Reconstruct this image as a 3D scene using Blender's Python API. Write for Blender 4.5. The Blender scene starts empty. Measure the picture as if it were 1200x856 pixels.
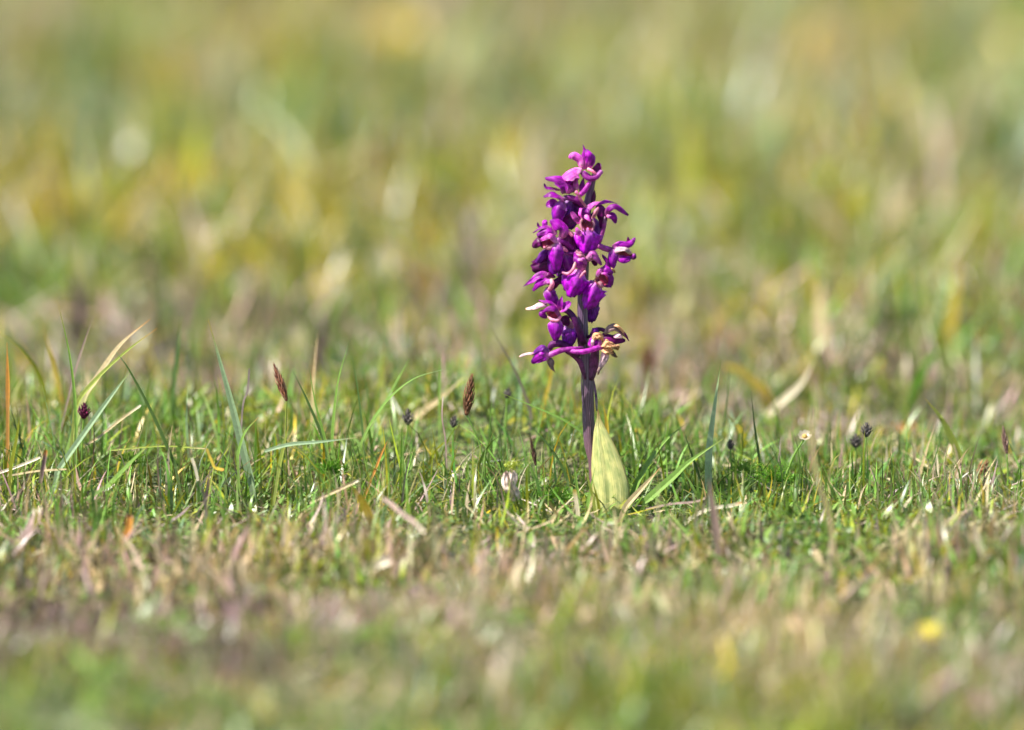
import bpy, math, random
import numpy as np
from mathutils import Vector

random.seed(7)
rng = np.random.default_rng(7)
scene = bpy.context.scene
C = scene.collection

# ------------------------------------------------------------------ camera
LENS, SENS, PXW, PXH = 300.0, 36.0, 1200.0, 856.0
F = LENS / SENS * PXW                       # pixels per unit of tangent
PITCH = math.atan(1228.0 / F)
DIST = 3.0
CAM_H = DIST * math.tan(PITCH + math.atan(172.0 / F))
cam_d = bpy.data.cameras.new('camera')
cam = bpy.data.objects.new('camera', cam_d)
C.objects.link(cam)
cam.location = (0, -DIST, CAM_H)
cam.rotation_euler = (math.pi / 2 - PITCH, 0, 0)
cam_d.lens = LENS
cam_d.sensor_width = SENS
cam_d.sensor_fit = 'HORIZONTAL'
cam_d.clip_start = 0.05
cam_d.clip_end = 2000
cam_d.dof.use_dof = True
cam_d.dof.focus_distance = DIST / math.cos(PITCH) + 0.004
cam_d.dof.aperture_fstop = 5.0
cam_d.dof.aperture_blades = 0
scene.camera = cam

# ------------------------------------------------------------------ sky and sun
SUN_EL, SUN_AZ = 54.0, -112.0               # azimuth clockwise from +Y: sun behind the camera's left shoulder
world = bpy.data.worlds.new('World')
scene.world = world
world.use_nodes = True
wn = world.node_tree
bg = wn.nodes['Background']
sky = wn.nodes.new('ShaderNodeTexSky')
sky.sky_type = 'NISHITA'
sky.sun_disc = False
sky.sun_elevation = math.radians(SUN_EL)
sky.sun_rotation = math.radians(SUN_AZ)
wn.links.new(sky.outputs[0], bg.inputs[0])
bg.inputs[1].default_value = 0.085
sl = bpy.data.lights.new('sun', 'SUN')
sl.energy = 5.0
sl.angle = math.radians(0.5)
sl.color = (1.0, 0.95, 0.86)
sun = bpy.data.objects.new('sun', sl)
C.objects.link(sun)
el, az = math.radians(SUN_EL), math.radians(SUN_AZ)
sd = Vector((math.sin(az) * math.cos(el), math.cos(az) * math.cos(el), math.sin(el)))
sun.rotation_euler = sd.to_track_quat('Z', 'Y').to_euler()
scene.view_settings.view_transform = 'Standard'
scene.view_settings.look = 'None'
scene.view_settings.exposure = 1.2
scene.view_settings.gamma = 1.0
scene.cycles.max_bounces = 6
scene.cycles.transparent_max_bounces = 4

# ------------------------------------------------------------------ photo geometry helpers
cp, sp_ = math.cos(PITCH), math.sin(PITCH)
CP = np.array([0, -DIST, CAM_H])
FW = np.array([0, cp, -sp_]); UP = np.array([0, sp_, cp]); RT = np.array([1.0, 0, 0])


def W(px, py, dy=0.0):
    """point where the line of sight through a photo pixel meets the upright plane y = dy"""
    r = FW + RT * (px - PXW / 2) / F + UP * (PXH / 2 - py) / F
    t = (dy - CP[1]) / r[1]
    return CP + r * t


def G(px, py):
    """point on level ground under a photo pixel"""
    r = FW + RT * (px - PXW / 2) / F + UP * (PXH / 2 - py) / F
    t = (0 - CP[2]) / r[2]
    return CP + r * t


PX = 0.0003                                  # metres per photo pixel at the orchid


def vnoise(x, y, seed=0):
    xi = np.floor(x).astype(np.int64); yi = np.floor(y).astype(np.int64)
    xf = x - xi; yf = y - yi
    def h(a, b):
        n = (a * 374761393 + b * 668265263 + seed * 1442695041) & 0xffffffff
        n = ((n ^ (n >> 13)) * 1274126177) & 0xffffffff
        return ((n ^ (n >> 16)) & 0xffff) / 65535.0
    u = xf * xf * (3 - 2 * xf); v = yf * yf * (3 - 2 * yf)
    a = h(xi, yi) * (1 - u) + h(xi + 1, yi) * u
    b = h(xi, yi + 1) * (1 - u) + h(xi + 1, yi + 1) * u
    return a * (1 - v) + b * v


def fbm(x, y, seed=0):
    return (vnoise(x, y, seed) * .55 + vnoise(x * 2.1, y * 2.1, seed + 1) * .3 + vnoise(x * 4.3, y * 4.3, seed + 2) * .15)


def terrain(x, y):
    x = np.asarray(x, float); y = np.asarray(y, float)
    z = (fbm(x * 7, y * 5, 3) - .5) * 0.022 + (fbm(x * 2.1, y * 1.5, 9) - .5) * 0.03 + (fbm(x * 19, y * 14, 15) - .5) * 0.016
    z = z * (1 + .8 * np.clip((y - .4) / .6, 0, 1))
    near = np.exp(-(x ** 2 / .09 + y ** 2 / .006))
    u = np.clip((y + .005) / .07, 0, 1); u = u * u * (3 - 2 * u)
    v = np.clip((y - .09) / .25, 0, 1); v = v * v * (3 - 2 * v)
    mound = u * (1 - v) * (.012 - .008 * np.clip((x - .05) / .08, 0, 1)) * (.7 + .6 * fbm(x * 14 + 3, y * 6, 31))
    return z * (1 - near) + mound


# ------------------------------------------------------------------ object helpers
def tag(o, label=None, cat=None, group=None, kind=None):
    if label: o['label'] = label
    if cat: o['category'] = cat
    if group: o['group'] = group
    if kind: o['kind'] = kind
    return o


def link(name, me, parent=None, loc=None):
    o = bpy.data.objects.new(name, me)
    C.objects.link(o)
    if loc is not None:
        o.location = loc
    if parent is not None:
        o.parent = parent
    return o


def mesh(name, V, faces, mat, uv=None, col=None, smooth=True):
    """V (n,3); faces list of tuples; uv, col per vertex"""
    me = bpy.data.meshes.new(name)
    me.from_pydata([tuple(v) for v in V], [], faces)
    if uv is not None:
        ul = me.uv_layers.new(name='UVMap')
        li = np.empty(len(me.loops), dtype=np.int32)
        me.loops.foreach_get('vertex_index', li)
        ul.data.foreach_set('uv', np.asarray(uv, dtype=np.float32)[li].ravel())
    if col is not None:
        ca = me.color_attributes.new('Col', 'FLOAT_COLOR', 'POINT')
        c4 = np.ones((len(V), 4), dtype=np.float32); c4[:, :3] = col
        ca.data.foreach_set('color', c4.ravel())
    if smooth:
        me.polygons.foreach_set('use_smooth', [True] * len(me.polygons))
    me.materials.append(mat)
    me.update()
    return me


def rebase(V, origin):
    return np.asarray(V) - np.asarray(origin)[None, :]


# ------------------------------------------------------------------ materials
def new_mat(name):
    m = bpy.data.materials.new(name)
    m.use_nodes = True
    nt = m.node_tree
    for n in list(nt.nodes): nt.nodes.remove(n)
    out = nt.nodes.new('ShaderNodeOutputMaterial')
    return m, nt, out


def leaf_shader(nt, out, colsock, rough=.45, trans=.35, tint=(1, 1, 1), spec=.4, bump=None):
    p = nt.nodes.new('ShaderNodeBsdfPrincipled')
    p.inputs['Roughness'].default_value = rough
    p.inputs['Specular IOR Level'].default_value = spec
    nt.links.new(colsock, p.inputs['Base Color'])
    t = nt.nodes.new('ShaderNodeBsdfTranslucent')
    mul = nt.nodes.new('ShaderNodeMix'); mul.data_type = 'RGBA'; mul.blend_type = 'MULTIPLY'
    mul.inputs[0].default_value = 1
    nt.links.new(colsock, mul.inputs[6]); mul.inputs[7].default_value = (*tint, 1)
    nt.links.new(mul.outputs[2], t.inputs['Color'])
    mx = nt.nodes.new('ShaderNodeMixShader'); mx.inputs[0].default_value = trans
    nt.links.new(p.outputs[0], mx.inputs[1]); nt.links.new(t.outputs[0], mx.inputs[2])
    nt.links.new(mx.outputs[0], out.inputs['Surface'])
    if bump is not None:
        nt.links.new(bump, p.inputs['Normal'])
    return p


def attr_mat(name, rough=.45, trans=.35, spec=.4, noise=.25, nscale=300):
    m, nt, out = new_mat(name)
    a = nt.nodes.new('ShaderNodeAttribute'); a.attribute_name = 'Col'
    g = nt.nodes.new('ShaderNodeNewGeometry')
    n = nt.nodes.new('ShaderNodeTexNoise'); n.inputs['Scale'].default_value = nscale
    nt.links.new(g.outputs['Position'], n.inputs['Vector'])
    mr = nt.nodes.new('ShaderNodeMapRange')
    mr.inputs[1].default_value = .3; mr.inputs[2].default_value = .7
    mr.inputs[3].default_value = 1 - noise; mr.inputs[4].default_value = 1 + noise
    nt.links.new(n.outputs[0], mr.inputs[0])
    mul = nt.nodes.new('ShaderNodeVectorMath'); mul.operation = 'SCALE'
    nt.links.new(a.outputs['Color'], mul.inputs[0]); nt.links.new(mr.outputs[0], mul.inputs['Scale'])
    leaf_shader(nt, out, mul.outputs[0], rough, trans, (1.25, 1.2, .7), spec)
    return m


M_GRASS = attr_mat('grass_blade_material', rough=.36, trans=.33, spec=.5)
M_DRY = attr_mat('dry_litter_material', rough=.7, trans=.15, spec=.2)
M_HERO = attr_mat('near_blade_material', rough=.35, trans=.42, spec=.5, noise=.12, nscale=900)
M_BUD = attr_mat('bud_material', rough=.7, trans=.05, spec=.2, noise=.35, nscale=1500)


def petal_mat(name, base, body, tip, rim, vein=.4, trans=.42, rough=.42, spots=False, sheenpatch=0.0):
    """colour runs along the petal (uv.y): base > body > tip; rim at uv.x edges; darker lengthwise veins"""
    m, nt, out = new_mat(name)
    uv = nt.nodes.new('ShaderNodeUVMap')
    sep = nt.nodes.new('ShaderNodeSeparateXYZ'); nt.links.new(uv.outputs[0], sep.inputs[0])
    oi = nt.nodes.new('ShaderNodeObjectInfo')
    cr = nt.nodes.new('ShaderNodeValToRGB')
    e = cr.color_ramp.elements
    e[0].position = 0.0; e[0].color = (*base, 1)
    e[1].position = 1.0; e[1].color = (*tip, 1)
    x = e.new(.32); x.color = (*body, 1)
    x = e.new(.8); x.color = (*body, 1)
    ns = nt.nodes.new('ShaderNodeTexNoise'); ns.inputs['Scale'].default_value = 4.0
    ns.noise_dimensions = '4D'
    nt.links.new(uv.outputs[0], ns.inputs['Vector']); nt.links.new(oi.outputs['Random'], ns.inputs['W'])
    ad = nt.nodes.new('ShaderNodeMath'); ad.operation = 'MULTIPLY_ADD'
    nt.links.new(ns.outputs[0], ad.inputs[0]); ad.inputs[1].default_value = .5
    sb = nt.nodes.new('ShaderNodeMath'); sb.operation = 'SUBTRACT'
    nt.links.new(sep.outputs[1], sb.inputs[0]); sb.inputs[1].default_value = .25
    nt.links.new(sb.outputs[0], ad.inputs[2])
    nt.links.new(ad.outputs[0], cr.inputs[0])
    # veins
    sx = nt.nodes.new('ShaderNodeMath'); sx.operation = 'MULTIPLY_ADD'
    nt.links.new(sep.outputs[0], sx.inputs[0]); sx.inputs[1].default_value = 46
    nd = nt.nodes.new('ShaderNodeMath'); nd.operation = 'MULTIPLY'
    nt.links.new(ns.outputs[0], nd.inputs[0]); nd.inputs[1].default_value = 8
    nt.links.new(nd.outputs[0], sx.inputs[2])
    sn = nt.nodes.new('ShaderNodeMath'); sn.operation = 'SINE'; nt.links.new(sx.outputs[0], sn.inputs[0])
    mr = nt.nodes.new('ShaderNodeMapRange'); nt.links.new(sn.outputs[0], mr.inputs[0])
    mr.inputs[1].default_value = -.2; mr.inputs[2].default_value = 1
    mr.inputs[3].default_value = 1.0; mr.inputs[4].default_value = 1 - vein
    # per object value shift
    pr = nt.nodes.new('ShaderNodeMapRange'); nt.links.new(oi.outputs['Random'], pr.inputs[0])
    pr.inputs[3].default_value = .95; pr.inputs[4].default_value = 1.7
    mm = nt.nodes.new('ShaderNodeMath'); mm.operation = 'MULTIPLY'
    nt.links.new(mr.outputs[0], mm.inputs[0]); nt.links.new(pr.outputs[0], mm.inputs[1])
    ge = nt.nodes.new('ShaderNodeNewGeometry')
    mo = nt.nodes.new('ShaderNodeTexNoise'); mo.inputs['Scale'].default_value = 620; mo.inputs['Detail'].default_value = 3
    nt.links.new(ge.outputs['Position'], mo.inputs['Vector'])
    mor = nt.nodes.new('ShaderNodeMapRange'); nt.links.new(mo.outputs[0], mor.inputs[0])
    mor.inputs[1].default_value = .32; mor.inputs[2].default_value = .68; mor.inputs[3].default_value = .5; mor.inputs[4].default_value = 1.45
    mm2 = nt.nodes.new('ShaderNodeMath'); mm2.operation = 'MULTIPLY'
    nt.links.new(mm.outputs[0], mm2.inputs[0]); nt.links.new(mor.outputs[0], mm2.inputs[1])
    sc = nt.nodes.new('ShaderNodeVectorMath'); sc.operation = 'SCALE'
    nt.links.new(cr.outputs[0], sc.inputs[0]); nt.links.new(mm2.outputs[0], sc.inputs['Scale'])
    # rim
    ab = nt.nodes.new('ShaderNodeMath'); ab.operation = 'SUBTRACT'; nt.links.new(sep.outputs[0], ab.inputs[0]); ab.inputs[1].default_value = .5
    ab2 = nt.nodes.new('ShaderNodeMath'); ab2.operation = 'ABSOLUTE'; nt.links.new(ab.outputs[0], ab2.inputs[0])
    rm = nt.nodes.new('ShaderNodeMapRange'); nt.links.new(ab2.outputs[0], rm.inputs[0])
    rm.inputs[1].default_value = .44; rm.inputs[2].default_value = .5
    rm.inputs[3].default_value = 0; rm.inputs[4].default_value = .55
    mx = nt.nodes.new('ShaderNodeMix'); mx.data_type = 'RGBA'
    nt.links.new(rm.outputs[0], mx.inputs[0]); nt.links.new(sc.outputs[0], mx.inputs[6]); mx.inputs[7].default_value = (*rim, 1)
    last = mx.outputs[2]
    if spots:
        # pale centre with darker spots, as on the lip
        cm = nt.nodes.new('ShaderNodeMapRange'); nt.links.new(ab2.outputs[0], cm.inputs[0])
        cm.inputs[1].default_value = .02; cm.inputs[2].default_value = .14; cm.inputs[3].default_value = .62; cm.inputs[4].default_value = 0
        lv = nt.nodes.new('ShaderNodeMapRange'); nt.links.new(sep.outputs[1], lv.inputs[0])
        lv.inputs[1].default_value = .15; lv.inputs[2].default_value = .75; lv.inputs[3].default_value = 1; lv.inputs[4].default_value = 0
        ml = nt.nodes.new('ShaderNodeMath'); ml.operation = 'MULTIPLY'
        nt.links.new(cm.outputs[0], ml.inputs[0]); nt.links.new(lv.outputs[0], ml.inputs[1])
        m2 = nt.nodes.new('ShaderNodeMix'); m2.data_type = 'RGBA'
        nt.links.new(ml.outputs[0], m2.inputs[0]); nt.links.new(last, m2.inputs[6]); m2.inputs[7].default_value = (.56, .14, .54, 1)
        vo = nt.nodes.new('ShaderNodeTexVoronoi'); vo.inputs['Scale'].default_value = 9
        nt.links.new(uv.outputs[0], vo.inputs['Vector'])
        vr = nt.nodes.new('ShaderNodeMapRange'); nt.links.new(vo.outputs['Distance'], vr.inputs[0])
        vr.inputs[1].default_value = .12; vr.inputs[2].default_value = .22; vr.inputs[3].default_value = .6; vr.inputs[4].default_value = 0
        m4 = nt.nodes.new('ShaderNodeMath'); m4.operation = 'MULTIPLY'
        nt.links.new(vr.outputs[0], m4.inputs[0]); nt.links.new(lv.outputs[0], m4.inputs[1])
        m3 = nt.nodes.new('ShaderNodeMix'); m3.data_type = 'RGBA'
        nt.links.new(m4.outputs[0], m3.inputs[0]); nt.links.new(m2.outputs[2], m3.inputs[6]); m3.inputs[7].default_value = (.16, .005, .17, 1)
        last = m3.outputs[2]
    bp = nt.nodes.new('ShaderNodeBump'); bp.inputs['Strength'].default_value = .35; bp.inputs['Distance'].default_value = .0002
    nt.links.new(mr.outputs[0], bp.inputs['Height'])
    leaf_shader(nt, out, last, rough, trans, (1.2, .8, 1.25), .4, bp.outputs[0])
    return m


MAG = petal_mat('magenta_sepal', (.66, .2, .45), (.31, .005, .33), (.2, .004, .24), (.55, .12, .45))
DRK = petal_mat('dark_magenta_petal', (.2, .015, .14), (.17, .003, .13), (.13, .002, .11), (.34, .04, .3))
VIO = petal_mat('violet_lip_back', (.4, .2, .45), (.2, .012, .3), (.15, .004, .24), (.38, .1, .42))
LIP = petal_mat('bright_lip', (.6, .24, .52), (.34, .004, .40), (.25, .003, .32), (.75, .3, .7), spots=True, vein=.2)
PAL = petal_mat('pale_pink_petal', (.75, .4, .6), (.52, .09, .43), (.42, .03, .34), (.75, .4, .66), vein=.25)
CRM = petal_mat('cream_pink_column', (.72, .48, .42), (.62, .26, .36), (.55, .14, .32), (.75, .5, .5), vein=.1)
THR = petal_mat('red_brown_throat', (.5, .14, .14), (.3, .02, .07), (.16, .008, .04), (.5, .2, .25), vein=.2)
TAN = petal_mat('withered_tan', (.6, .36, .2), (.6, .33, .16), (.42, .17, .06), (.72, .5, .3), vein=.45, rough=.7, trans=.2)
BRN = petal_mat('withered_brown', (.3, .2, .16), (.2, .12, .12), (.45, .25, .14), (.6, .38, .22), vein=.5, rough=.7, trans=.15)
WHT = petal_mat('withered_white', (.5, .22, .34), (.5, .33, .36), (.5, .29, .2), (.62, .48, .42), vein=.2, rough=.6, trans=.2)
OVA = petal_mat('ovary_tube', (.28, .04, .26), (.36, .03, .33), (.45, .16, .42), (.3, .05, .3), vein=.3)
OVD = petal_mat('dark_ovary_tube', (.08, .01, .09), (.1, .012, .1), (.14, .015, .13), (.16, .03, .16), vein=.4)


# ------------------------------------------------------------------ ribbon, tube and blob makers (photo pixels + depth in mm toward the camera)
def spine(pts, n):
    """Catmull-Rom through the points"""
    P = [np.array(p, float) for p in pts]
    if len(P) == 2:
        return np.array([P[0] + (P[1] - P[0]) * t for t in np.linspace(0, 1, n)])
    P = [2 * P[0] - P[1]] + P + [2 * P[-1] - P[-2]]
    seg = len(P) - 3
    out = []
    for t in np.linspace(0, seg, n):
        i = min(int(t), seg - 1); u = t - i
        a, b, c, d = P[i:i + 4]
        out.append(.5 * ((2 * b) + (-a + c) * u + (2 * a - 5 * b + 4 * c - d) * u * u + (-a + 3 * b - 3 * c + d) * u ** 3))
    return np.array(out)


def wp(p):
    return W(p[0], p[1], -(p[2] if len(p) > 2 else 0) / 1000.0)


def view2world(v):
    return RT * v[0] + UP * v[1] - FW * v[2]


PROF = {
    'ovate': lambda t: np.sqrt(np.sin(np.pi * (.09 + .885 * t ** .9))),
    'lance': lambda t: np.sin(np.pi * np.clip(.1 + .9 * t, 0, 1) ** .7) ** 1.1,
    'lip': lambda t: .34 + .66 * np.sin(np.minimum(1, t * 1.6) * np.pi / 2) - .12 * t ** 3,
    'strap': lambda t: np.clip((1 - t ** 5), 0, 1) ** .5 * np.clip(.5 + 3 * t, 0, 1),
}


def petal_geo(pts, wpx, nrm=(-.2, .35, 1), cup=.35, shape='ovate', nl=18, nw=11, ripple=.05, crumple=0, thick=.16, twist=0, seed=0):
    S = np.array([wp(p) for p in spine(pts, nl)])
    T = np.gradient(S, axis=0); T /= np.linalg.norm(T, axis=1)[:, None] + 1e-12
    N0 = view2world(nrm); N0 = N0 / np.linalg.norm(N0)
    w = wpx * PX * .535
    L = np.linalg.norm(np.diff(S, axis=0), axis=1).sum()
    r = np.random.default_rng(seed + 11)
    ph = r.uniform(0, 6.28, 6)
    tt = np.linspace(0, 1, nl)
    prof = PROF[shape](tt)
    top, uvs, Ns = [], [], []
    for i in range(nl):
        n = N0 - T[i] * np.dot(N0, T[i])
        if np.linalg.norm(n) < 1e-4: n = view2world((0, 1, 0))
        n /= np.linalg.norm(n)
        s = np.cross(T[i], n)
        if twist:
            a = twist * tt[i]; s, n = s * math.cos(a) + n * math.sin(a), n * math.cos(a) - s * math.sin(a)
        ramp = min(1, 3 * tt[i])
        for j in range(nw):
            q = -1 + 2 * j / (nw - 1)
            ww = w * prof[i]
            if shape == 'lip':
                ww *= 1 + .10 * abs(q) ** 3 * math.sin(tt[i] * 19 + ph[0]) * (tt[i] > .25)
            bend = cup * ww * (abs(q) ** 1.6) if shape != 'lip' else cup * 1.5 * ww * (abs(q) ** 1.15)
            rip = ripple * w * (math.sin(tt[i] * 9 + ph[1] + q * 2) * abs(q) + .5 * math.sin(tt[i] * 17 + q * 6 + ph[2]) * abs(q) ** 2)
            rip += (crumple + .08) * w * (math.sin(tt[i] * 13 + q * 5 + ph[3]) * .5 + math.sin(tt[i] * 7 - q * 9 + ph[4]) * .5)
            lx = 0
            Si = S[i]
            if shape == 'lip':      # three lobes with a toothed lower edge
                tq = tt[i] * (1 - .32 * abs(q) ** 3 - .05 * math.exp(-((abs(q) - .45) / .12) ** 2) - .06 * math.exp(-(q / .1) ** 2) + .03 * math.sin(q * 21 + ph[5]))
                Si = np.array([np.interp(tq, tt, S[:, a]) for a in range(3)])
            sw = ww * (q if cup == 0 else math.sin(q * min(1.35, abs(cup) * 1.0 + .01)) / math.sin(min(1.35, abs(cup) * 1.0 + .01)) )
            top.append(Si + s * sw + n * (bend + rip * ramp) + T[i] * lx)
            uvs.append((.5 + q / 2, tt[i])); Ns.append(n)
    top = np.array(top); Ns = np.array(Ns)
    th = thick / 1000
    bot = top - Ns * th
    V = np.vstack([top, bot]); uv = uvs + uvs
    m = nl * nw
    Fc = []
    for i in range(nl - 1):
        for j in range(nw - 1):
            a = i * nw + j
            Fc.append((a, a + 1, a + nw + 1, a + nw)); Fc.append((m + a, m + a + nw, m + a + nw + 1, m + a + 1))
    for i in range(nl - 1):
        a = i * nw; Fc.append((a, a + nw, m + a + nw, m + a))
        a = i * nw + nw - 1; Fc.append((a + nw, a, m + a, m + a + nw))
    for j in range(nw - 1):
        Fc.append((j + 1, j, m + j, m + j + 1)); a = (nl - 1) * nw + j; Fc.append((a, a + 1, m + a + 1, m + a))
    return V, Fc, uv


def tube_geo(pts, rad, n=14, k=9, ridge=.0):
    """rad: list of radii in photo px, interpolated"""
    S = np.array([wp(p) for p in spine(pts, n)])
    T = np.gradient(S, axis=0); T /= np.linalg.norm(T, axis=1)[:, None]
    R = np.interp(np.linspace(0, 1, n), np.linspace(0, 1, len(rad)), rad) * PX
    V, uv, Fc = [], [], []
    ref = -FW
    for i in range(n):
        a = ref - T[i] * np.dot(ref, T[i]); a /= np.linalg.norm(a); b = np.cross(T[i], a)
        for j in range(k):
            th = 2 * math.pi * j / k
            rr = R[i] * (1 + ridge * (1 if j % 2 else -1))
            V.append(S[i] + a * math.cos(th + i * .12) * rr + b * math.sin(th + i * .12) * rr); uv.append((.06 + .88 * j / k, i / (n - 1)))
    for i in range(n - 1):
        for j in range(k):
            Fc.append((i * k + j, i * k + (j + 1) % k, (i + 1) * k + (j + 1) % k, (i + 1) * k + j))
    for ring, p, s in ((0, S[0] - T[0] * R[0] * .6, 0), (n - 1, S[-1] + T[-1] * R[-1] * .6, 1)):
        V.append(p); uv.append((.5, s)); c = len(V) - 1
        for j in range(k):
            Fc.append((ring * k + j, ring * k + (j + 1) % k, c) if s else (ring * k + (j + 1) % k, ring * k + j, c))
    return np.array(V), Fc, uv


# ================================================================== SETTING: ground sheet
def build_ground():
    def axis(parts):
        a = []
        for lo, hi, n in parts: a += list(np.linspace(lo, hi, n, endpoint=False))
        return np.array(a + [parts[-1][1]])
    xs = axis([(-400, -20, 6), (-20, -2, 14), (-2, -.7, 30), (-.7, .7, 120), (.7, 2, 30), (2, 20, 14), (20, 400, 6)])
    ys = axis([(-60, -4, 8), (-4, -1, 24), (-1, 3, 260), (3, 8, 50), (8, 40, 14), (40, 600, 8)])
    X, Y = np.meshgrid(xs, ys)
    Z = terrain(X, Y) - .001 + (fbm(X * 60, Y * 60, 21) - .5) * .004
    V = np.stack([X.ravel(), Y.ravel(), Z.ravel()], 1)
    nx = len(xs)
    idx = np.arange(len(V)).reshape(len(ys), nx)
    Fq = np.stack([idx[:-1, :-1].ravel(), idx[:-1, 1:].ravel(), idx[1:, 1:].ravel(), idx[1:, :-1].ravel()], 1)
    m, nt, out = new_mat('turf_soil')
    g = nt.nodes.new('ShaderNodeNewGeometry')
    n1 = nt.nodes.new('ShaderNodeTexNoise'); n1.inputs['Scale'].default_value = 22; n1.inputs['Detail'].default_value = 8
    n2 = nt.nodes.new('ShaderNodeTexNoise'); n2.inputs['Scale'].default_value = 300; n2.inputs['Detail'].default_value = 3
    for n in (n1, n2): nt.links.new(g.outputs['Position'], n.inputs['Vector'])
    cr = nt.nodes.new('ShaderNodeValToRGB'); e = cr.color_ramp.elements
    e[0].position = .35; e[0].color = (.06, .075, .025, 1)
    e[1].position = .68; e[1].color = (.15, .125, .07, 1)
    x = e.new(.52); x.color = (.085, .11, .035, 1)
    nt.links.new(n1.outputs[0], cr.inputs[0])
    mr = nt.nodes.new('ShaderNodeMapRange'); nt.links.new(n2.outputs[0], mr.inputs[0])
    mr.inputs[1].default_value = .3; mr.inputs[2].default_value = .7; mr.inputs[3].default_value = .55; mr.inputs[4].default_value = 1.5
    sc = nt.nodes.new('ShaderNodeVectorMath'); sc.operation = 'SCALE'
    nt.links.new(cr.outputs[0], sc.inputs[0]); nt.links.new(mr.outputs[0], sc.inputs['Scale'])
    p = nt.nodes.new('ShaderNodeBsdfPrincipled'); p.inputs['Roughness'].default_value = .95
    nt.links.new(sc.outputs[0], p.inputs['Base Color']); nt.links.new(p.outputs[0], out.inputs['Surface'])
    bp = nt.nodes.new('ShaderNodeBump'); bp.inputs['Distance'].default_value = .004
    nt.links.new(n2.outputs[0], bp.inputs['Height']); nt.links.new(bp.outputs[0], p.inputs['Normal'])
    o = link('ground', mesh('ground', V, Fq.tolist(), m))
    o['kind'] = 'structure'
    o['label'] = 'brown green turf soil under the meadow grass'


build_ground()

# ================================================================== GRASS (stuff)
TYPES = ['green', 'blue', 'olive', 'yellow', 'straw', 'pink', 'brown', 'white', 'dark']
TCOL = np.array([
    (.13, .235, .04), (.15, .24, .12), (.23, .26, .02), (.44, .33, .02), (.42, .34, .21),
    (.36, .26, .23), (.13, .085, .085), (.60, .55, .45), (.05, .095, .028)])
#  patches of different vegetation on the ground: px, py (photo pixel of the patch on the ground), radii, weights added
PATCH = [
    (600, 30, 900, 60, dict(straw=.45, pink=.35, olive=1.1, brown=.3)),
    (470, 60, 60, 30, dict(yellow=2.0)),
    (900, 60, 300, 60, dict(straw=.4, blue=.5)),
    (60, 180, 130, 45, dict(blue=1.2, dark=1.0)), (260, 190, 140, 40, dict(green=1.6, dark=1.2)),
    (480, 190, 120, 40, dict(blue=1.2, dark=.8)), (640, 60, 120, 40, dict(blue=.8, straw=.4)),
    (950, 180, 220, 50, dict(olive=1.3, straw=.5, white=.3)), (1150, 200, 90, 60, dict(blue=1.2, green=.8)),
    (660, 170, 160, 60, dict(blue=.8, olive=.8)),
    (200, 300, 330, 55, dict(yellow=1.5, olive=1.2, straw=.3)), (500, 310, 200, 60, dict(yellow=1.3, olive=1.5)),
    (720, 300, 150, 70, dict(olive=1.6, straw=.7)), (900, 330, 220, 80, dict(olive=1.6, straw=.3, green=.6, yellow=.5)),
    (1120, 330, 120, 80, dict(green=.9, yellow=.5, straw=.4)),
    (540, 360, 60, 40, dict(pink=1.6, brown=.6)), (1000, 260, 100, 30, dict(pink=.8, straw=.8)),
    (60, 400, 90, 50, dict(green=1.6, dark=.8)), (240, 430, 160, 40, dict(pink=1.6, brown=.9)), (360, 420, 120, 50, dict(green=1.5)),
    (140, 480, 120, 30, dict(pink=.8, brown=.8)),
    (500, 440, 140, 50, dict(green=1.0, pink=.9)), (800, 400, 140, 60, dict(straw=1.3, pink=1)),
    (780, 480, 120, 40, dict(pink=1.4, brown=.5)), (1000, 460, 200, 60, dict(green=1.0, pink=.5, straw=.4)), (1150, 480, 90, 60, dict(brown=.6, green=.6, pink=.4)),
    (140, 580, 200, 22, dict(green=1.5, olive=.4, straw=.4)), (450, 575, 220, 24, dict(green=2.2, olive=.4, straw=.3)), (700, 585, 140, 24, dict(green=2.6)), (960, 580, 160, 22, dict(green=1.6, straw=.3)),
    (1150, 590, 100, 30, dict(pink=1, straw=.8)),
    (600, 625, 700, 22, dict(green=1.1)), (60, 620, 90, 20, dict(pink=1.4, straw=1)), (300, 650, 300, 30, dict(green=.9, straw=.9, pink=.5)),
    (30, 745, 80, 36, dict(brown=22, pink=2)), (240, 750, 90, 34, dict(brown=12, pink=5)), (130, 700, 90, 22, dict(brown=2, straw=1)), (400, 700, 120, 30, dict(pink=1.3, straw=.6)),
    (600, 710, 220, 50, dict(straw=2.0, pink=1.8)), (480, 770, 160, 36, dict(straw=1.8, pink=1)), (400, 660, 300, 26, dict(straw=1.6, pink=1.2)), (950, 740, 200, 50, dict(straw=1.2, pink=.8)),
    (250, 860, 400, 26, dict(green=2.0, blue=.8)), (700, 850, 200, 40, dict(green=1.5, olive=.6)), (1000, 800, 200, 40, dict(green=1.2, pink=.9)),
    (760, 660, 120, 40, dict(green=1.2, straw=.8)), (900, 700, 160, 40, dict(green=1.4, pink=.6)), (1050, 680, 120, 30, dict(green=1.0, straw=.9)),
    (1150, 640, 70, 25, dict(pink=1.6, straw=1)), (1150, 740, 100, 40, dict(green=1.2)),
]


def to_px(x, y):
    d = y + DIST
    t = CAM_H
    fz = d * cp + t * sp_
    uz = d * sp_ - t * cp
    return PXW / 2 + F * x / fz, PXH / 2 - F * uz / fz


PG = []
for (a, b, rx, ry, wts) in PATCH:
    g0 = G(a, b); g1 = G(a + rx, b); gu = G(a, b - ry); gd = G(a, b + ry)
    PG.append((g0[0], g0[1], abs(g1[0] - g0[0]), abs(gu[1] - gd[1]) / 2, {k: v * 2.4 for k, v in wts.items()}))


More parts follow.
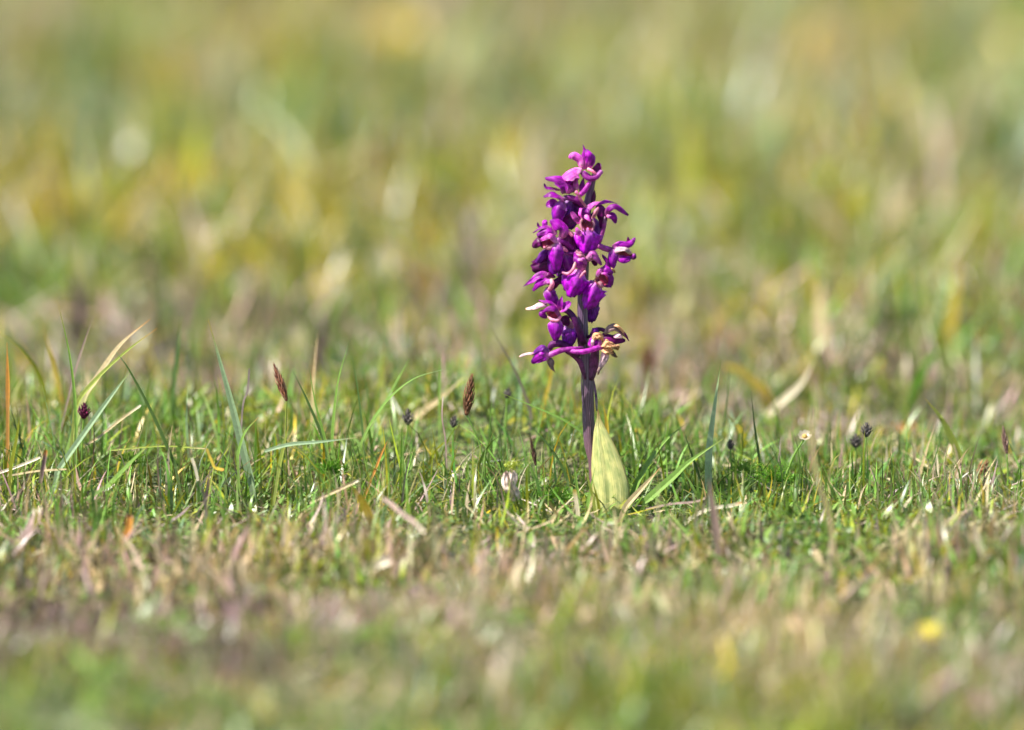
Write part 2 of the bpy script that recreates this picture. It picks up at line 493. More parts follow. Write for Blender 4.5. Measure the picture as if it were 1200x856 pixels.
def choose_types(x, y, r, dry=0.0, cl=None):
    n = len(x)
    w = np.zeros((n, len(TYPES)))
    base = dict(green=1.2, blue=.45, olive=1.15, yellow=.26, straw=.2, pink=.10, brown=.1, white=.03, dark=.12)
    for k, v in base.items(): w[:, TYPES.index(k)] = v
    # clumping of species, coarser further away
    fs = 1 / (.022 + .014 * np.clip(y + 0.3, 0, 5))
    if cl: fs = cl + 0 * y
    nz = np.stack([np.clip(fbm(x * fs, y * fs * .8, 40 + k * 5) - .36, 0, 1) ** 2 for k in range(len(TYPES))], 1)
    w *= .05 + 22 * nz
    for (gx, gy, rx, ry, wts) in PG:
        f = np.exp(-((x - gx) / rx) ** 2 - ((y - gy) / ry) ** 2)
        for k, v in wts.items():
            i = TYPES.index(k); w[:, i] += f * v * (.28 + 13 * nz[:, i])
    if dry:
        for k in ('straw', 'pink', 'brown', 'white'): w[:, TYPES.index(k)] *= dry
    cw = np.cumsum(w, axis=1); cw /= cw[:, -1:]
    u = r.random(n)[:, None]
    return (u > cw).sum(axis=1)


def blades(name, x, y, L, wd, lean, curve, typ, mat, K=4, label='', colvar=.28, zoff=0.0, tipdry=.25, seed=1, az=None):
    r = np.random.default_rng(seed)
    n = len(x)
    z = terrain(x, y) + zoff
    azi = r.uniform(0, 2 * np.pi, n) if az is None else az
    hx, hy = np.cos(azi), np.sin(azi)
    fa = azi + np.pi / 2 + r.normal(0, .6, n)
    sx, sy = np.cos(fa), np.sin(fa)
    ts = np.linspace(0, 1, K + 1)
    V = np.zeros((n, 2 * K + 1, 3), dtype=np.float32)
    col = np.zeros((n, 2 * K + 1, 4), dtype=np.float32); col[..., 3] = 1
    c = TCOL[typ] * (1 + r.normal(0, colvar, (n, 1)).clip(-.6, .8)) * (1 + r.normal(0, .08, (n, 3)))
    basec = c * .55 + np.array((.36, .33, .16)) * .45 * .8
    dryt = (r.random(n) < tipdry)[:, None]
    tipc = np.where(dryt, np.array((.42, .30, .13))[None, :] * .9, c * 1.05)
    px = x.copy(); py = y.copy(); pz = z.copy()
    for k, t in enumerate(ts):
        if k:
            th = lean + curve * (t - .5 / K)
            px = px + hx * np.sin(th) * L / K; py = py + hy * np.sin(th) * L / K; pz = pz + np.cos(th) * L / K
            pz = np.maximum(pz, z + .0008)
        hw = wd * .5 * (1 - t ** 2.2) * (.75 + .6 * t * (1 - t) * 2)
        cc = basec * (1 - min(1, t * 2.5)) + c * min(1, t * 2.5)
        m = max(0, (t - .6) / .4)
        cc = cc * (1 - m) + tipc * m
        if k < K:
            V[:, 2 * k] = np.stack([px - sx * hw, py - sy * hw, pz], 1)
            V[:, 2 * k + 1] = np.stack([px + sx * hw, py + sy * hw, pz], 1)
            col[:, 2 * k, :3] = cc; col[:, 2 * k + 1, :3] = cc
        else:
            V[:, 2 * K] = np.stack([px, py, pz], 1); col[:, 2 * K, :3] = cc
    base = (np.arange(n) * (2 * K + 1))[:, None]
    quads = np.array([[2 * k, 2 * k + 1, 2 * k + 3, 2 * k + 2] for k in range(K - 1)])
    lq = (base[:, :, None] + quads[None]).reshape(n, -1)
    lt = base + np.array([[2 * K - 2, 2 * K - 1, 2 * K]])
    loops = np.concatenate([lq, lt], axis=1).ravel().astype(np.int32)
    sizes = np.tile(np.array([4] * (K - 1) + [3], dtype=np.int32), n)
    starts = np.concatenate([[0], np.cumsum(sizes)[:-1]]).astype(np.int32)
    me = bpy.data.meshes.new(name)
    me.vertices.add(V.shape[0] * V.shape[1]); me.vertices.foreach_set('co', V.ravel())
    me.loops.add(len(loops)); me.loops.foreach_set('vertex_index', loops)
    me.polygons.add(len(sizes)); me.polygons.foreach_set('loop_start', starts); me.polygons.foreach_set('loop_total', sizes)
    me.polygons.foreach_set('use_smooth', np.ones(len(sizes), dtype=bool))
    ca = me.color_attributes.new('Col', 'FLOAT_COLOR', 'POINT'); ca.data.foreach_set('color', np.clip(col, 0, .9).ravel())
    me.materials.append(mat)
    me.update(calc_edges=True)
    o = link(name, me)
    tag(o, label, 'grass', kind='stuff')
    return o


def scatter(n, y0, y1, half, r, pw=1.0):
    """points in a strip widening away from the camera"""
    d0, d1 = y0 + DIST, y1 + DIST
    u = r.random(n)
    if pw == 1:  d = np.sqrt(d0 ** 2 + u * (d1 ** 2 - d0 ** 2))
    else: d = d0 + u * (d1 - d0)
    x = r.uniform(-1, 1, n) * half * d / DIST
    return x, d - DIST


def grass_all():
    r = np.random.default_rng(5)

    def pocket(x, y):
        """the turf is open right in front of the orchid, so its leaf stands clear"""
        return np.exp(-((x - .034) / .022) ** 2 - ((y + .03) / .04) ** 2)
    # focus band
    x, y = scatter(60000, -.11, .34, .27, r)
    c = fbm(x * 45, y * 45, 60); k = (r.random(len(x)) < np.clip((c - .25) * 3, .10, 1)) & (r.random(len(x)) > .8 * pocket(x, y)) & (r.random(len(x)) < np.clip(1.15 - 2.8 * y, .25, 1)); x, y = x[k], y[k]
    t = choose_types(x, y, r)
    t[r.random(len(t)) < .4 * np.exp(-(y / .09) ** 2)] = 0
    front = np.clip((y + .12) / .07, 0.5, 1)
    side = 1.12 - .35 * np.clip((x - .06) / .06, 0, 1)
    hh = (.007 + .020 * r.random(len(x)) ** 2) * (.45 + 1.0 * fbm(x * 24, y * 24, 70)) * front * side * (1 - .7 * pocket(x, y)) * np.clip(1.1 - 3.2 * y, .4, 1)
    tall = (r.random(len(x)) < .035) & (y > -.03) & (y < .09); hh[tall] = (.022 + .018 * r.random(tall.sum())) * side[tall] * (1 - .7 * pocket(x, y)[tall])
    blades('grass', x, y, hh, .0005 + .0009 * r.random(len(x)) ** 1.5, np.abs(r.normal(0, .65, len(x))), r.normal(.5, 1.1, len(x)), t, M_GRASS, K=5,
           label='short green meadow grass around the purple orchid, in focus', colvar=.38, seed=2)
    # foreground turf
    x, y = scatter(42000, -.66, -.09, .27, r)
    c = fbm(x * 26, y * 22, 61); k = (r.random(len(x)) < np.clip((c - .36) * 5, .06, 1)) & (r.random(len(x)) > .7 * pocket(x, y)); x, y = x[k], y[k]
    t = choose_types(x, y, r, dry=1.25, cl=22)
    hh = (.006 + .015 * r.random(len(x)) ** 1.5) * (.4 + 1.3 * fbm(x * 22, y * 22, 71)) * (1 - .5 * pocket(x, y))
    blades('grass', x, y, hh, .001 + .0014 * r.random(len(x)), np.abs(r.normal(0, .6, len(x))), r.normal(.5, .8, len(x)), t, M_GRASS, K=3,
           label='blurred short turf in front of the orchid', colvar=.4, seed=3)
    # loose wider leaves and dead bits of the foreground
    x, y = scatter(1800, -.62, -.08, .27, r)
    k = r.random(len(x)) > pocket(x, y); x, y = x[k], y[k]
    t = choose_types(x, y, r, dry=1.6, cl=22)
    blades('grass', x, y, .008 + .014 * r.random(len(x)), .0016 + .0028 * r.random(len(x)) ** 2, r.uniform(.6, 1.5, len(x)), r.normal(.2, .6, len(x)), t, M_DRY, K=4,
           label='loose wider leaves and dead bits in the foreground turf', colvar=.4, seed=33)
    # turf thinning out of focus just behind the plant
    x, y = scatter(45000, .10, 1.0, .30, r, pw=0)
    k = r.random(len(x)) < np.clip((y - .05) / .2, 0, 1) * np.clip((1.05 - y) / .5, 0, 1) * np.clip((fbm(x * 20, y * 14, 64) - .33) * 5, .1, 1); x, y = x[k], y[k]
    t = choose_types(x, y, r)
    blades('grass', x, y, (.006 + .02 * r.random(len(x)) ** 2) * (.4 + 1.1 * fbm(x * 14, y * 10, 75)), .0008 + .0012 * r.random(len(x)), np.abs(r.normal(0, .55, len(x))), r.normal(.6, .9, len(x)), t, M_GRASS, K=3,
           label='softly blurred turf just behind the orchid', colvar=.35, seed=44)
    # background meadow
    x, y = scatter(110000, .26, 3.6, .36, r, pw=0)
    c = fbm(x * 15, y * 10, 62); k = r.random(len(x)) < np.clip((c - .36) * 5, .06, 1); x, y = x[k], y[k]
    t = choose_types(x, y, r)
    g = fbm(x * 9, y * 6, 72)
    hh = (.012 + .03 * r.random(len(x)) ** 1.4) * (.3 + 1.5 * g) * np.clip(.45 + .5 * y, 0, 1)
    blades('grass', x, y, hh, (.0011 + .0014 * r.random(len(x))) * (1 + .5 * y), np.abs(r.normal(0, .45, len(x))), r.normal(.6, .7, len(x)), t, M_GRASS, K=3,
           label='blurred meadow grass behind the orchid', colvar=.35, seed=4)
    # bigger leaves that read as separate streaks in the blur
    x, y = scatter(3300, .24, 2.6, .34, r, pw=0)
    t = choose_types(x, y, r)
    hh = (.022 + .04 * r.random(len(x))) * np.clip(.5 + .5 * y, 0, 1)
    blades('grass', x, y, hh, (.0018 + .003 * r.random(len(x)) ** 2) * (1 + .7 * y), np.abs(r.normal(.15, .4, len(x))), r.normal(.7, .7, len(x)), t, M_GRASS, K=5,
           label='longer loose grass leaves in the blurred meadow behind', colvar=.35, seed=6)
    # thin pale dry stalks arching through the blurred meadow
    x, y = scatter(1500, .22, 2.0, .34, r, pw=0)
    t = np.array([TYPES.index(k) for k in ('straw', 'white', 'yellow', 'blue', 'pink')])[r.integers(0, 5, len(x))]
    blades('grass', x, y, (.035 + .045 * r.random(len(x))) * np.clip(.45 + .5 * y, 0, 1), (.001 + .0012 * r.random(len(x))) * (1 + .6 * y), np.abs(r.normal(.2, .35, len(x))), r.normal(1.0, .8, len(x)), t, M_GRASS, K=7,
           label='thin pale stalks arching through the blurred meadow behind', colvar=.2, seed=66)
    # meadow beyond the frame on every side
    n = 120000
    x = r.uniform(-2.6, 2.6, n); y = -2.2 + 9.5 * r.random(n) ** 1.0
    px, py = to_px(x, y)
    inside = (np.abs(x) < (.27 + .09 * (y > .26)) * (y + DIST) / DIST) & (y > -.62) & (y < 3.6)
    near_cam = (np.abs(y + DIST) < .5) & (np.abs(x) < .3)
    k = ~inside & ~near_cam; x, y = x[k], y[k]
    t = choose_types(x, y, r)
    blades('grass', x, y, .015 + .03 * r.random(len(x)), .003 + .003 * r.random(len(x)), np.abs(r.normal(0, .45, len(x))), r.normal(.6, .5, len(x)), t, M_GRASS, K=3,
           label='meadow grass stretching away around the pictured patch', seed=8)
    # dry litter lying in the turf
    x, y = scatter(11000, -.62, .5, .28, r)
    t = choose_types(x, y, r, dry=6)
    blades('dry_litter', x, y, .006 + .016 * r.random(len(x)), .0007 + .0012 * r.random(len(x)), r.uniform(1.1, 1.6, len(x)), r.normal(0, .5, len(x)), t, M_DRY, K=3,
           label='dry straw and dead leaf bits lying in the turf', zoff=.003, seed=9)['category'] = 'litter'
    x, y = scatter(5000, .4, 3.4, .36, r, pw=0)
    t = choose_types(x, y, r, dry=5)
    blades('dry_litter', x, y, .015 + .03 * r.random(len(x)), .002 + .003 * r.random(len(x)), r.uniform(.9, 1.5, len(x)), r.normal(0, .5, len(x)), t, M_DRY, K=3,
           label='blurred dry litter in the meadow behind', zoff=.008, colvar=.4, seed=10)['category'] = 'litter'
    # tiny broad leaflets (herbs and moss) low in the turf
    x, y = scatter(15000, -.35, .2, .27, r)
    c = fbm(x * 30, y * 30, 63); k = c > .45; x, y = x[k], y[k]
    t = np.where(r.random(len(x)) < .8, 0, 2)
    blades('low_herb_leaves', x, y, .002 + .004 * r.random(len(x)), .0014 + .0016 * r.random(len(x)), r.uniform(.5, 1.4, len(x)), r.normal(.3, .5, len(x)), t, M_GRASS, K=3,
           label='tiny green herb leaflets low in the turf', zoff=.0035, tipdry=.05, seed=12)['category'] = 'ground cover'


grass_all()

# ================================================================== ORCHID
orchid = link('orchid', None, loc=tuple(W(697, 592, 0)))
orchid.empty_display_size = .01
tag(orchid, 'purple flowering orchid with a dense spike and one pale leaf, standing alone in the turf', 'orchid')
O0 = np.array(orchid.location)


def add(name, geo, mat, parent, org):
    V, Fc, uv = geo
    o = link(name, mesh(name, rebase(V, org), Fc, mat, uv), parent)
    return o


# stem
def stem_mat():
    m, nt, out = new_mat('purple_stem')
    uv = nt.nodes.new('ShaderNodeUVMap'); sep = nt.nodes.new('ShaderNodeSeparateXYZ'); nt.links.new(uv.outputs[0], sep.inputs[0])
    cr = nt.nodes.new('ShaderNodeValToRGB'); e = cr.color_ramp.elements
    e[0].position = 0; e[0].color = (.14, .07, .08, 1); e[1].position = 1; e[1].color = (.13, .05, .13, 1)
    x = e.new(.45); x.color = (.10, .062, .11, 1)
    nt.links.new(sep.outputs[1], cr.inputs[0])
    sx = nt.nodes.new('ShaderNodeMath'); sx.operation = 'MULTIPLY'; nt.links.new(sep.outputs[0], sx.inputs[0]); sx.inputs[1].default_value = 90
    sn = nt.nodes.new('ShaderNodeMath'); sn.operation = 'SINE'; nt.links.new(sx.outputs[0], sn.inputs[0])
    no = nt.nodes.new('ShaderNodeTexNoise'); no.inputs['Scale'].default_value = 30; nt.links.new(uv.outputs[0], no.inputs['Vector'])
    a = nt.nodes.new('ShaderNodeMath'); a.operation = 'MULTIPLY_ADD'; nt.links.new(sn.outputs[0], a.inputs[0]); a.inputs[1].default_value = .22
    nt.links.new(no.outputs[0], a.inputs[2])
    mr = nt.nodes.new('ShaderNodeMapRange'); nt.links.new(a.outputs[0], mr.inputs[0]); mr.inputs[1].default_value = .2; mr.inputs[2].default_value = .8
    mr.inputs[3].default_value = .6; mr.inputs[4].default_value = 1.55
    sc = nt.nodes.new('ShaderNodeVectorMath'); sc.operation = 'SCALE'; nt.links.new(cr.outputs[0], sc.inputs[0]); nt.links.new(mr.outputs[0], sc.inputs['Scale'])
    p = nt.nodes.new('ShaderNodeBsdfPrincipled'); p.inputs['Roughness'].default_value = .42
    nt.links.new(sc.outputs[0], p.inputs['Base Color'])
    bp = nt.nodes.new('ShaderNodeBump'); bp.inputs['Strength'].default_value = .5; bp.inputs['Distance'].default_value = .0003
    nt.links.new(a.outputs[0], bp.inputs['Height']); nt.links.new(bp.outputs[0], p.inputs['Normal'])
    nt.links.new(p.outputs[0], out.inputs['Surface'])
    return m


M_STEM = stem_mat()
stem = add('stem', tube_geo([(697, 600, 0), (694, 540, 0), (691.5, 510, 0), (690.5, 480, 0), (689.5, 455, 0), (686.5, 425, 0), (683.5, 390, 0), (682.5, 355, 0), (684, 320, 0),
                             (686, 280, 0), (688, 245, 0), (693, 218, 0), (698, 200, 0)], [4.6, 4.6, 4.7, 5.1, 6.4, 6.4, 6.0, 6.0, 5.8, 5.6, 5, 4, 2.5], n=60, k=22, ridge=.03), M_STEM, orchid, O0)
SHE = petal_mat('pale_sheath', (.4, .4, .3), (.22, .12, .2), (.2, .12, .14), (.62, .62, .55), rough=.4)
sheath = add('sheath', petal_geo([(694, 545, 1), (690, 500, 1.2), (689, 455, 1.2), (687, 432, 1)], 13.5, nrm=(0, 0, 1), cup=-.9, shape='strap', nl=20, ripple=.01, thick=.15), M_STEM, orchid, O0)
add('sheath_edge', petal_geo([(689, 530, 0), (685, 490, .3), (681.5, 455, .3), (681, 440, .3)], 3, nrm=(-1, 0, .6), cup=.1, shape='lance', nl=14), SHE, orchid, O0)
add('sheath_edge', petal_geo([(699.5, 482, 0), (698.5, 465, .3), (696, 448, .3), (695, 442, 0)], 3.2, nrm=(.6, 0, .9), cup=.1, shape='lance', nl=14), SHE, orchid, O0)
# bracts clasping the stem
BRC = petal_mat('purple_bract', (.12, .04, .10), (.16, .03, .12), (.12, .03, .1), (.3, .1, .26))
add('bract', petal_geo([(693, 446, 2), (697, 425, 2), (699, 402, 2), (700, 388, 2.2)], 11, nrm=(.3, 0, 1), cup=-.5, shape='lance', nl=16), BRC, orchid, O0)
add('bract', petal_geo([(686, 445, 2), (679.5, 425, 2.2), (670, 415, 2.5), (661, 411, 3)], 6, nrm=(-.3, .3, 1), cup=-.6, shape='strap', nl=14), BRC, orchid, O0)
add('bract', petal_geo([(681, 412, 2), (679, 395, 2.6), (676, 385, 3)], 7, nrm=(-.2, .1, 1), cup=-.6, shape='lance'), BRC, orchid, O0)
add('bract', petal_geo([(694, 240, 1), (696, 230, 1.6), (697, 222, 1.8)], 5, nrm=(0, 0, 1), cup=-.6, shape='lance'), BRC, orchid, O0)
add('bract', petal_geo([(695, 214, 1), (697, 206, 1), (699, 199, 1)], 5, nrm=(.2, 0, 1), cup=-.6, shape='lance'), BRC, orchid, O0)

# --- flowers: each a list of (part name, kind, points, width/radii, options, material); first entry is the flower's own tube (ovary)
U = dict
FL = [
    # topmost flower
    (None, [('flower', 't', [(696, 212, 0), (690, 207, 1), (684, 202, 2.5)], [3, 2.6, 2.6], U(), OVA),
            ('spur', 't', [(682, 202, 2.5), (686, 207, 3.5), (692, 209.5, 4), (699, 207.5, 4), (705, 201, 3.2)], [3.0, 3.4, 3.3, 3.3, 2.6], U(), OVA),
            ('lip', 'p', [(682, 197, 3), (672, 197, 3.5), (661, 204, 3), (655, 210, 2)], 15, U(nrm=(-.5, 1, .45), cup=-.9, shape='lip'), PAL),
            ('lip_lobe', 'p', [(676, 202, 1), (670, 207, 1.5), (666, 217, 1)], 15, U(nrm=(-.3, .1, 1), cup=-.3, shape='strap'), VIO),
            ('sepal', 'p', [(680.5, 196, 2.5), (678, 187, 3), (671, 182, 3), (666.5, 185.5, 2.5)], 9.5, U(nrm=(-.5, .3, .9), cup=-.35, shape='ovate'), PAL),
            ('hood', 'p', [(688, 199, 1), (691, 190, 3), (691, 182, 3.5), (687, 175, 2)], 13, U(nrm=(.1, .25, 1), cup=-.9), MAG),
            ('petal', 'p', [(684, 199, .5), (683.5, 187, 1), (685, 178, 1), (683, 169, .5)], 7.5, U(nrm=(-.2, .1, 1), cup=-.6, shape='lance'), MAG),
            ('petal', 'p', [(694, 202, 1), (700, 199, 1), (702.5, 191, 1)], 10, U(nrm=(-.3, 0, 1), cup=.5), DRK),
            ('column', 't', [(689, 198, 4), (694, 200.5, 4.6), (699, 204.5, 4)], [1.8, 1.6, 1.2], U(), CRM)]),
    # left upper
    (None, [('flower', 't', [(684, 244, 0), (678, 236, 3), (668, 232, 3), (661, 232, 3)], [3, 3.6, 3.6, 3], U(), OVA),
            ('hood', 'p', [(663, 227, 2.5), (665, 216, 3.5), (655, 207.5, 3.5), (639, 208, 2.5)], 14, U(nrm=(.1, .8, .7), cup=-.7), MAG),
            ('petal', 'p', [(662, 227, 3.5), (660, 219, 4.2), (650, 214, 4)], 10, U(nrm=(-.3, .5, 1), cup=.4), MAG),
            ('petal', 'p', [(656, 223, 2), (645, 221, 2.5), (640, 220, 2.5), (637.5, 215, 2.5)], 3.4, U(nrm=(0, .4, 1), cup=.2, shape='strap'), MAG),
            ('sepal', 'p', [(663, 234, 3), (654, 229, 4), (645, 226.5, 4), (637, 230, 3)], 10.5, U(nrm=(-.2, .9, .6), cup=-.35), MAG),
            ('sepal', 'p', [(653, 240, 1.5), (647, 239, 2), (640, 241.5, 1.5)], 10, U(nrm=(-.3, .3, 1), cup=.4), MAG),
            ('lip', 'p', [(660, 235, 3.2), (654, 243, 5), (652.5, 253, 5), (654, 264, 4)], 17, U(nrm=(-.25, .1, 1), cup=-1.0, shape='ovate'), LIP),
            ('lip_lobe', 'p', [(655, 238, 2.5), (649, 248, 4), (648, 258, 3.5)], 9, U(nrm=(-.8, .1, .7), cup=-.3, shape='strap'), VIO)]),
    # small buds and tubes by the stem top
    (None, [('flower', 't', [(686, 242, 1), (681, 235, 4), (678, 229, 5), (675, 225, 5)], [1.9, 1.8, 1.7, 2.3], U(), CRM),
            ('spur', 't', [(677, 231, 3.5), (683, 226, 4), (688, 219, 4), (691.5, 213, 3)], [2.6, 3.2, 2.8, 2.2], U(), OVA),
            ('petal', 'p', [(675.5, 223, 3), (674.5, 215, 3.6), (677.5, 206.5, 3)], 6.5, U(nrm=(-.2, .1, 1), cup=-.6, shape='lance'), PAL),
            ('petal', 'p', [(680, 225, 2.5), (682, 216, 3), (684, 207.5, 2.5)], 6.5, U(nrm=(-.2, .1, 1), cup=-.6, shape='lance'), MAG),
            ('sepal', 'p', [(671, 226, 2), (670, 219, 2), (672, 211, 2)], 7, U(nrm=(.2, .1, 1), cup=.3, shape='lance'), DRK)]),
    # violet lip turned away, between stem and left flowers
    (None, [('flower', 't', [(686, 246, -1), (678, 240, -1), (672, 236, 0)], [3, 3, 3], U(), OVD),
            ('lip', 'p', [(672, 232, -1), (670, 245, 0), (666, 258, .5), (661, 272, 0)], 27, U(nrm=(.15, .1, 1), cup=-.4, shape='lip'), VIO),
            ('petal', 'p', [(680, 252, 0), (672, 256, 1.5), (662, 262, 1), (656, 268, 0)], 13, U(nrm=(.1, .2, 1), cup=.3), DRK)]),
    # right flower with arched sepal
    (None, [('flower', 't', [(689, 262, -1), (695, 252, -1), (703, 246, 0)], [3, 2.8, 2.8], U(), OVD),
            ('sepal', 'p', [(708, 253, 2), (712, 243, 3.5), (723, 240, 3.5), (737, 252, 2.5)], 9.5, U(nrm=(.2, .85, .6), cup=-.8), MAG),
            ('petal', 'p', [(711, 252, 2.5), (718, 253, 3.2), (722, 262, 2)], 8.5, U(nrm=(-.1, .4, 1), cup=-.4), MAG),
            ('sepal', 'p', [(698, 240, .5), (710, 235.5, 1), (723, 238.5, .5)], 5.5, U(nrm=(0, .8, .7), cup=-.4, shape='lance'), MAG),
            ('hood', 'p', [(701, 240, 1), (705, 247, 2.5), (707, 257, 2.5), (705, 268, 1.5)], 12, U(nrm=(.2, .1, 1), cup=-.5), DRK),  # hood in shadow: the shade is put into its dark magenta colour
            ('spur', 'p', [(709, 254, 2.5), (708.5, 264, 3), (705, 278, 2.5), (702, 288, 2)], 4.6, U(nrm=(.1, .1, 1), cup=-.8, shape='strap'), PAL),
            ('lip', 'p', [(697, 257, -1), (700, 270, 0), (703, 284, -.5)], 15, U(nrm=(.3, .1, 1), cup=-.3, shape='lip'), VIO)]),
    # front flower facing the camera
    (None, [('flower', 't', [(686, 285, 2), (689, 272, 4), (689, 260, 5), (688.5, 254, 5.5)], [3, 3.2, 3.6, 3.6], U(), OVA),
            ('hood', 'p', [(689, 260, 6), (686, 250, 8), (688, 244, 7.5)], 10, U(nrm=(0, .35, 1), cup=.6), MAG),
            ('petal', 'p', [(684, 260, 6), (680.5, 252, 8), (680, 244, 7)], 7.5, U(nrm=(-.5, .3, 1), cup=-.6), PAL),
            ('sepal', 'p', [(693, 257, 6), (697, 250, 8), (701.5, 242.5, 8)], 4.6, U(nrm=(0, .4, 1), cup=-.8, shape='strap'), CRM),
            ('sepal', 'p', [(678.5, 263, 5), (675, 257, 7), (669, 248, 7)], 6.6, U(nrm=(-.3, .4, 1), cup=-.7, shape='strap'), PAL),
            ('sepal', 'p', [(686, 247, 4), (694, 240, 5), (705, 236, 5)], 7, U(nrm=(0, .6, 1), cup=-.3, shape='lance'), PAL),
            ('petal', 'p', [(692, 256, 6), (696, 257, 7), (697.5, 262, 6.5)], 5, U(nrm=(.2, .4, 1), cup=-.6), MAG),
            ('petal', 'p', [(685, 252, 8.2), (690, 256, 9), (693, 258, 8)], 5, U(nrm=(-.2, .6, 1), cup=-.4, shape='strap'), PAL),
            ('throat', 'p', [(688.5, 256, 6.5), (688.5, 263, 6.8), (688.5, 271, 7.3)], 13, U(nrm=(0, .1, 1), cup=.5, shape='ovate'), THR),
            ('throat_rim', 't', [(682, 257, 7), (680.5, 264, 7.6), (683, 271, 8)], [1.2, 1.6, 1.2], U(), CRM),
            ('throat_rim', 't', [(694.5, 257, 7), (696, 264, 7.6), (694, 271, 8)], [1.2, 1.5, 1.2], U(), CRM),
            ('lip', 'p', [(688.5, 267, 7.2), (688, 277, 8.4), (687, 288, 8), (686, 299, 6.5)], 33, U(nrm=(-.05, .15, 1), cup=-.5, shape='lip', nl=19, nw=15, ripple=.1), LIP),
            ('lip_lobe', 'p', [(681, 277, 7.5), (677, 273, 8.5), (675, 267, 8)], 7, U(nrm=(-.6, .3, 1), cup=-.5), PAL)]),
    # left cluster flower
    (None, [('flower', 't', [(682, 300, 0), (670, 290, 2), (660, 284, 4), (653, 281, 5)], [3, 3, 3, 3], U(), OVA),
            ('hood', 'p', [(658, 279, 5), (658, 269, 6.5), (652, 262, 6), (645, 258, 5)], 14, U(nrm=(-.3, .5, 1), cup=-.5), MAG),
            ('sepal', 'p', [(646, 266, 4.5), (636, 266, 5), (624, 273, 4.5)], 6, U(nrm=(-.1, .8, .7), cup=-.3, shape='lance'), MAG),
            ('petal', 'p', [(634, 267, 4), (631, 265, 4), (630, 261, 4)], 3, U(nrm=(-.1, .5, 1), cup=.1), MAG),
            ('sepal', 'p', [(653, 272, 5), (641, 270, 6), (629, 276, 5)], 11, U(nrm=(-.1, .5, 1), cup=-.4), MAG),
            ('petal', 'p', [(655, 284, 6), (645, 275, 7.5), (633, 281, 6.5)], 9.5, U(nrm=(-.1, .8, .8), cup=-.5), PAL),
            ('sepal', 'p', [(642, 262, 3), (639, 261, 3.5), (636, 266, 3)], 9, U(nrm=(-.1, .5, 1), cup=-.4), MAG),
            ('throat', 'p', [(649, 281, 5.5), (641, 284, 6), (634, 290, 5.5)], 11, U(nrm=(0, .2, 1), cup=.5), THR),
            ('throat_rim', 't', [(650, 287, 6), (643, 291, 6.6), (637, 290, 6)], [2.6, 2.3, 1.2], U(), CRM),
            ('petal', 'p', [(638, 282, 5), (631, 283, 6), (624, 290, 5)], 12, U(nrm=(-.3, .3, 1), cup=-.4), DRK),
            ('lip', 'p', [(653, 283, 6), (651, 293, 8), (651, 305, 8), (652, 319, 6.5)], 18, U(nrm=(-.1, .1, 1), cup=-1.0, shape='ovate', nl=17), LIP),
            ('lip_lobe', 'p', [(653, 284, 4), (648, 296, 5), (646, 312, 4.5), (649, 322, 4)], 14, U(nrm=(-.5, .1, 1), cup=-.5), VIO),
            ('lip_lobe', 'p', [(643, 290, 3), (635, 297, 4.5), (627, 309, 4)], 10, U(nrm=(-.5, .2, 1), cup=-.7, shape='lip'), VIO)]),
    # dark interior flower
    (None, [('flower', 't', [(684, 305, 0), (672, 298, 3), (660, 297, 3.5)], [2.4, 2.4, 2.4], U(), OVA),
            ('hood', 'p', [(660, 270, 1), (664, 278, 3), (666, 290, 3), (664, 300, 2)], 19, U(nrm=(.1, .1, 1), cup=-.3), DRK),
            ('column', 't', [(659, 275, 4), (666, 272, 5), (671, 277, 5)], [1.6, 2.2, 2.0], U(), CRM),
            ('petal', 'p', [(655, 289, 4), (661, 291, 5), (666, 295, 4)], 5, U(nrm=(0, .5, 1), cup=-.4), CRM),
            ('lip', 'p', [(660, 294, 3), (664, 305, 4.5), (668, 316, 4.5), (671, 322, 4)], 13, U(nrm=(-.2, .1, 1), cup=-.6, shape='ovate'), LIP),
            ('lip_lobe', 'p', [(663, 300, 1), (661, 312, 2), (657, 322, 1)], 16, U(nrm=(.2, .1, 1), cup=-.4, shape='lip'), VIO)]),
    # right flower seen from the side
    (None, [('flower', 't', [(688, 296, 1), (700, 288.5, 3), (708, 291, 3.5), (718, 294, 3.5)], [3, 3.4, 3.6, 3.8], U(), PAL),
            ('hood', 'p', [(717, 289, 3.5), (725, 285, 4.5), (737, 285, 4.5), (744, 278.5, 3.5)], 8.5, U(nrm=(-.1, .6, 1), cup=-.7, shape='ovate'), MAG),
            ('petal', 'p', [(733, 286, 3), (736, 283, 3), (736, 278, 3)], 4, U(nrm=(0, .2, 1), cup=-.3), DRK),
            ('throat_rim', 'p', [(717, 295, 4.5), (724, 291, 5.5), (734, 291, 5.5), (741, 298, 4.5)], 7.5, U(nrm=(-.1, .8, .8), cup=-.6, shape='strap'), WHT),
            ('petal', 'p', [(719, 290.5, 4.2), (726, 289.5, 4.8), (735, 290, 4.2)], 5, U(nrm=(0, .6, 1), cup=-.6), PAL),
            ('throat', 'p', [(723, 299, 4), (731, 297.5, 4), (741, 299, 4)], 12, U(nrm=(0, 0, 1), cup=.4), THR),
            ('lip', 'p', [(724, 300, 4.5), (731, 303.5, 5.5), (740, 302, 4.8)], 9, U(nrm=(0, .3, 1), cup=-.5, shape='strap'), MAG),
            ('lip_lobe', 'p', [(740, 304, 4.6), (743, 300.5, 5), (744, 297, 4.5)], 6, U(nrm=(.2, .3, 1), cup=-.6, shape='ovate'), MAG),
            ('spur', 'p', [(719, 292, 5), (718, 300, 6), (717, 308, 6), (717.5, 317, 5)], 11.5, U(nrm=(-.1, .1, 1), cup=-.8, shape='strap', nl=15), LIP),
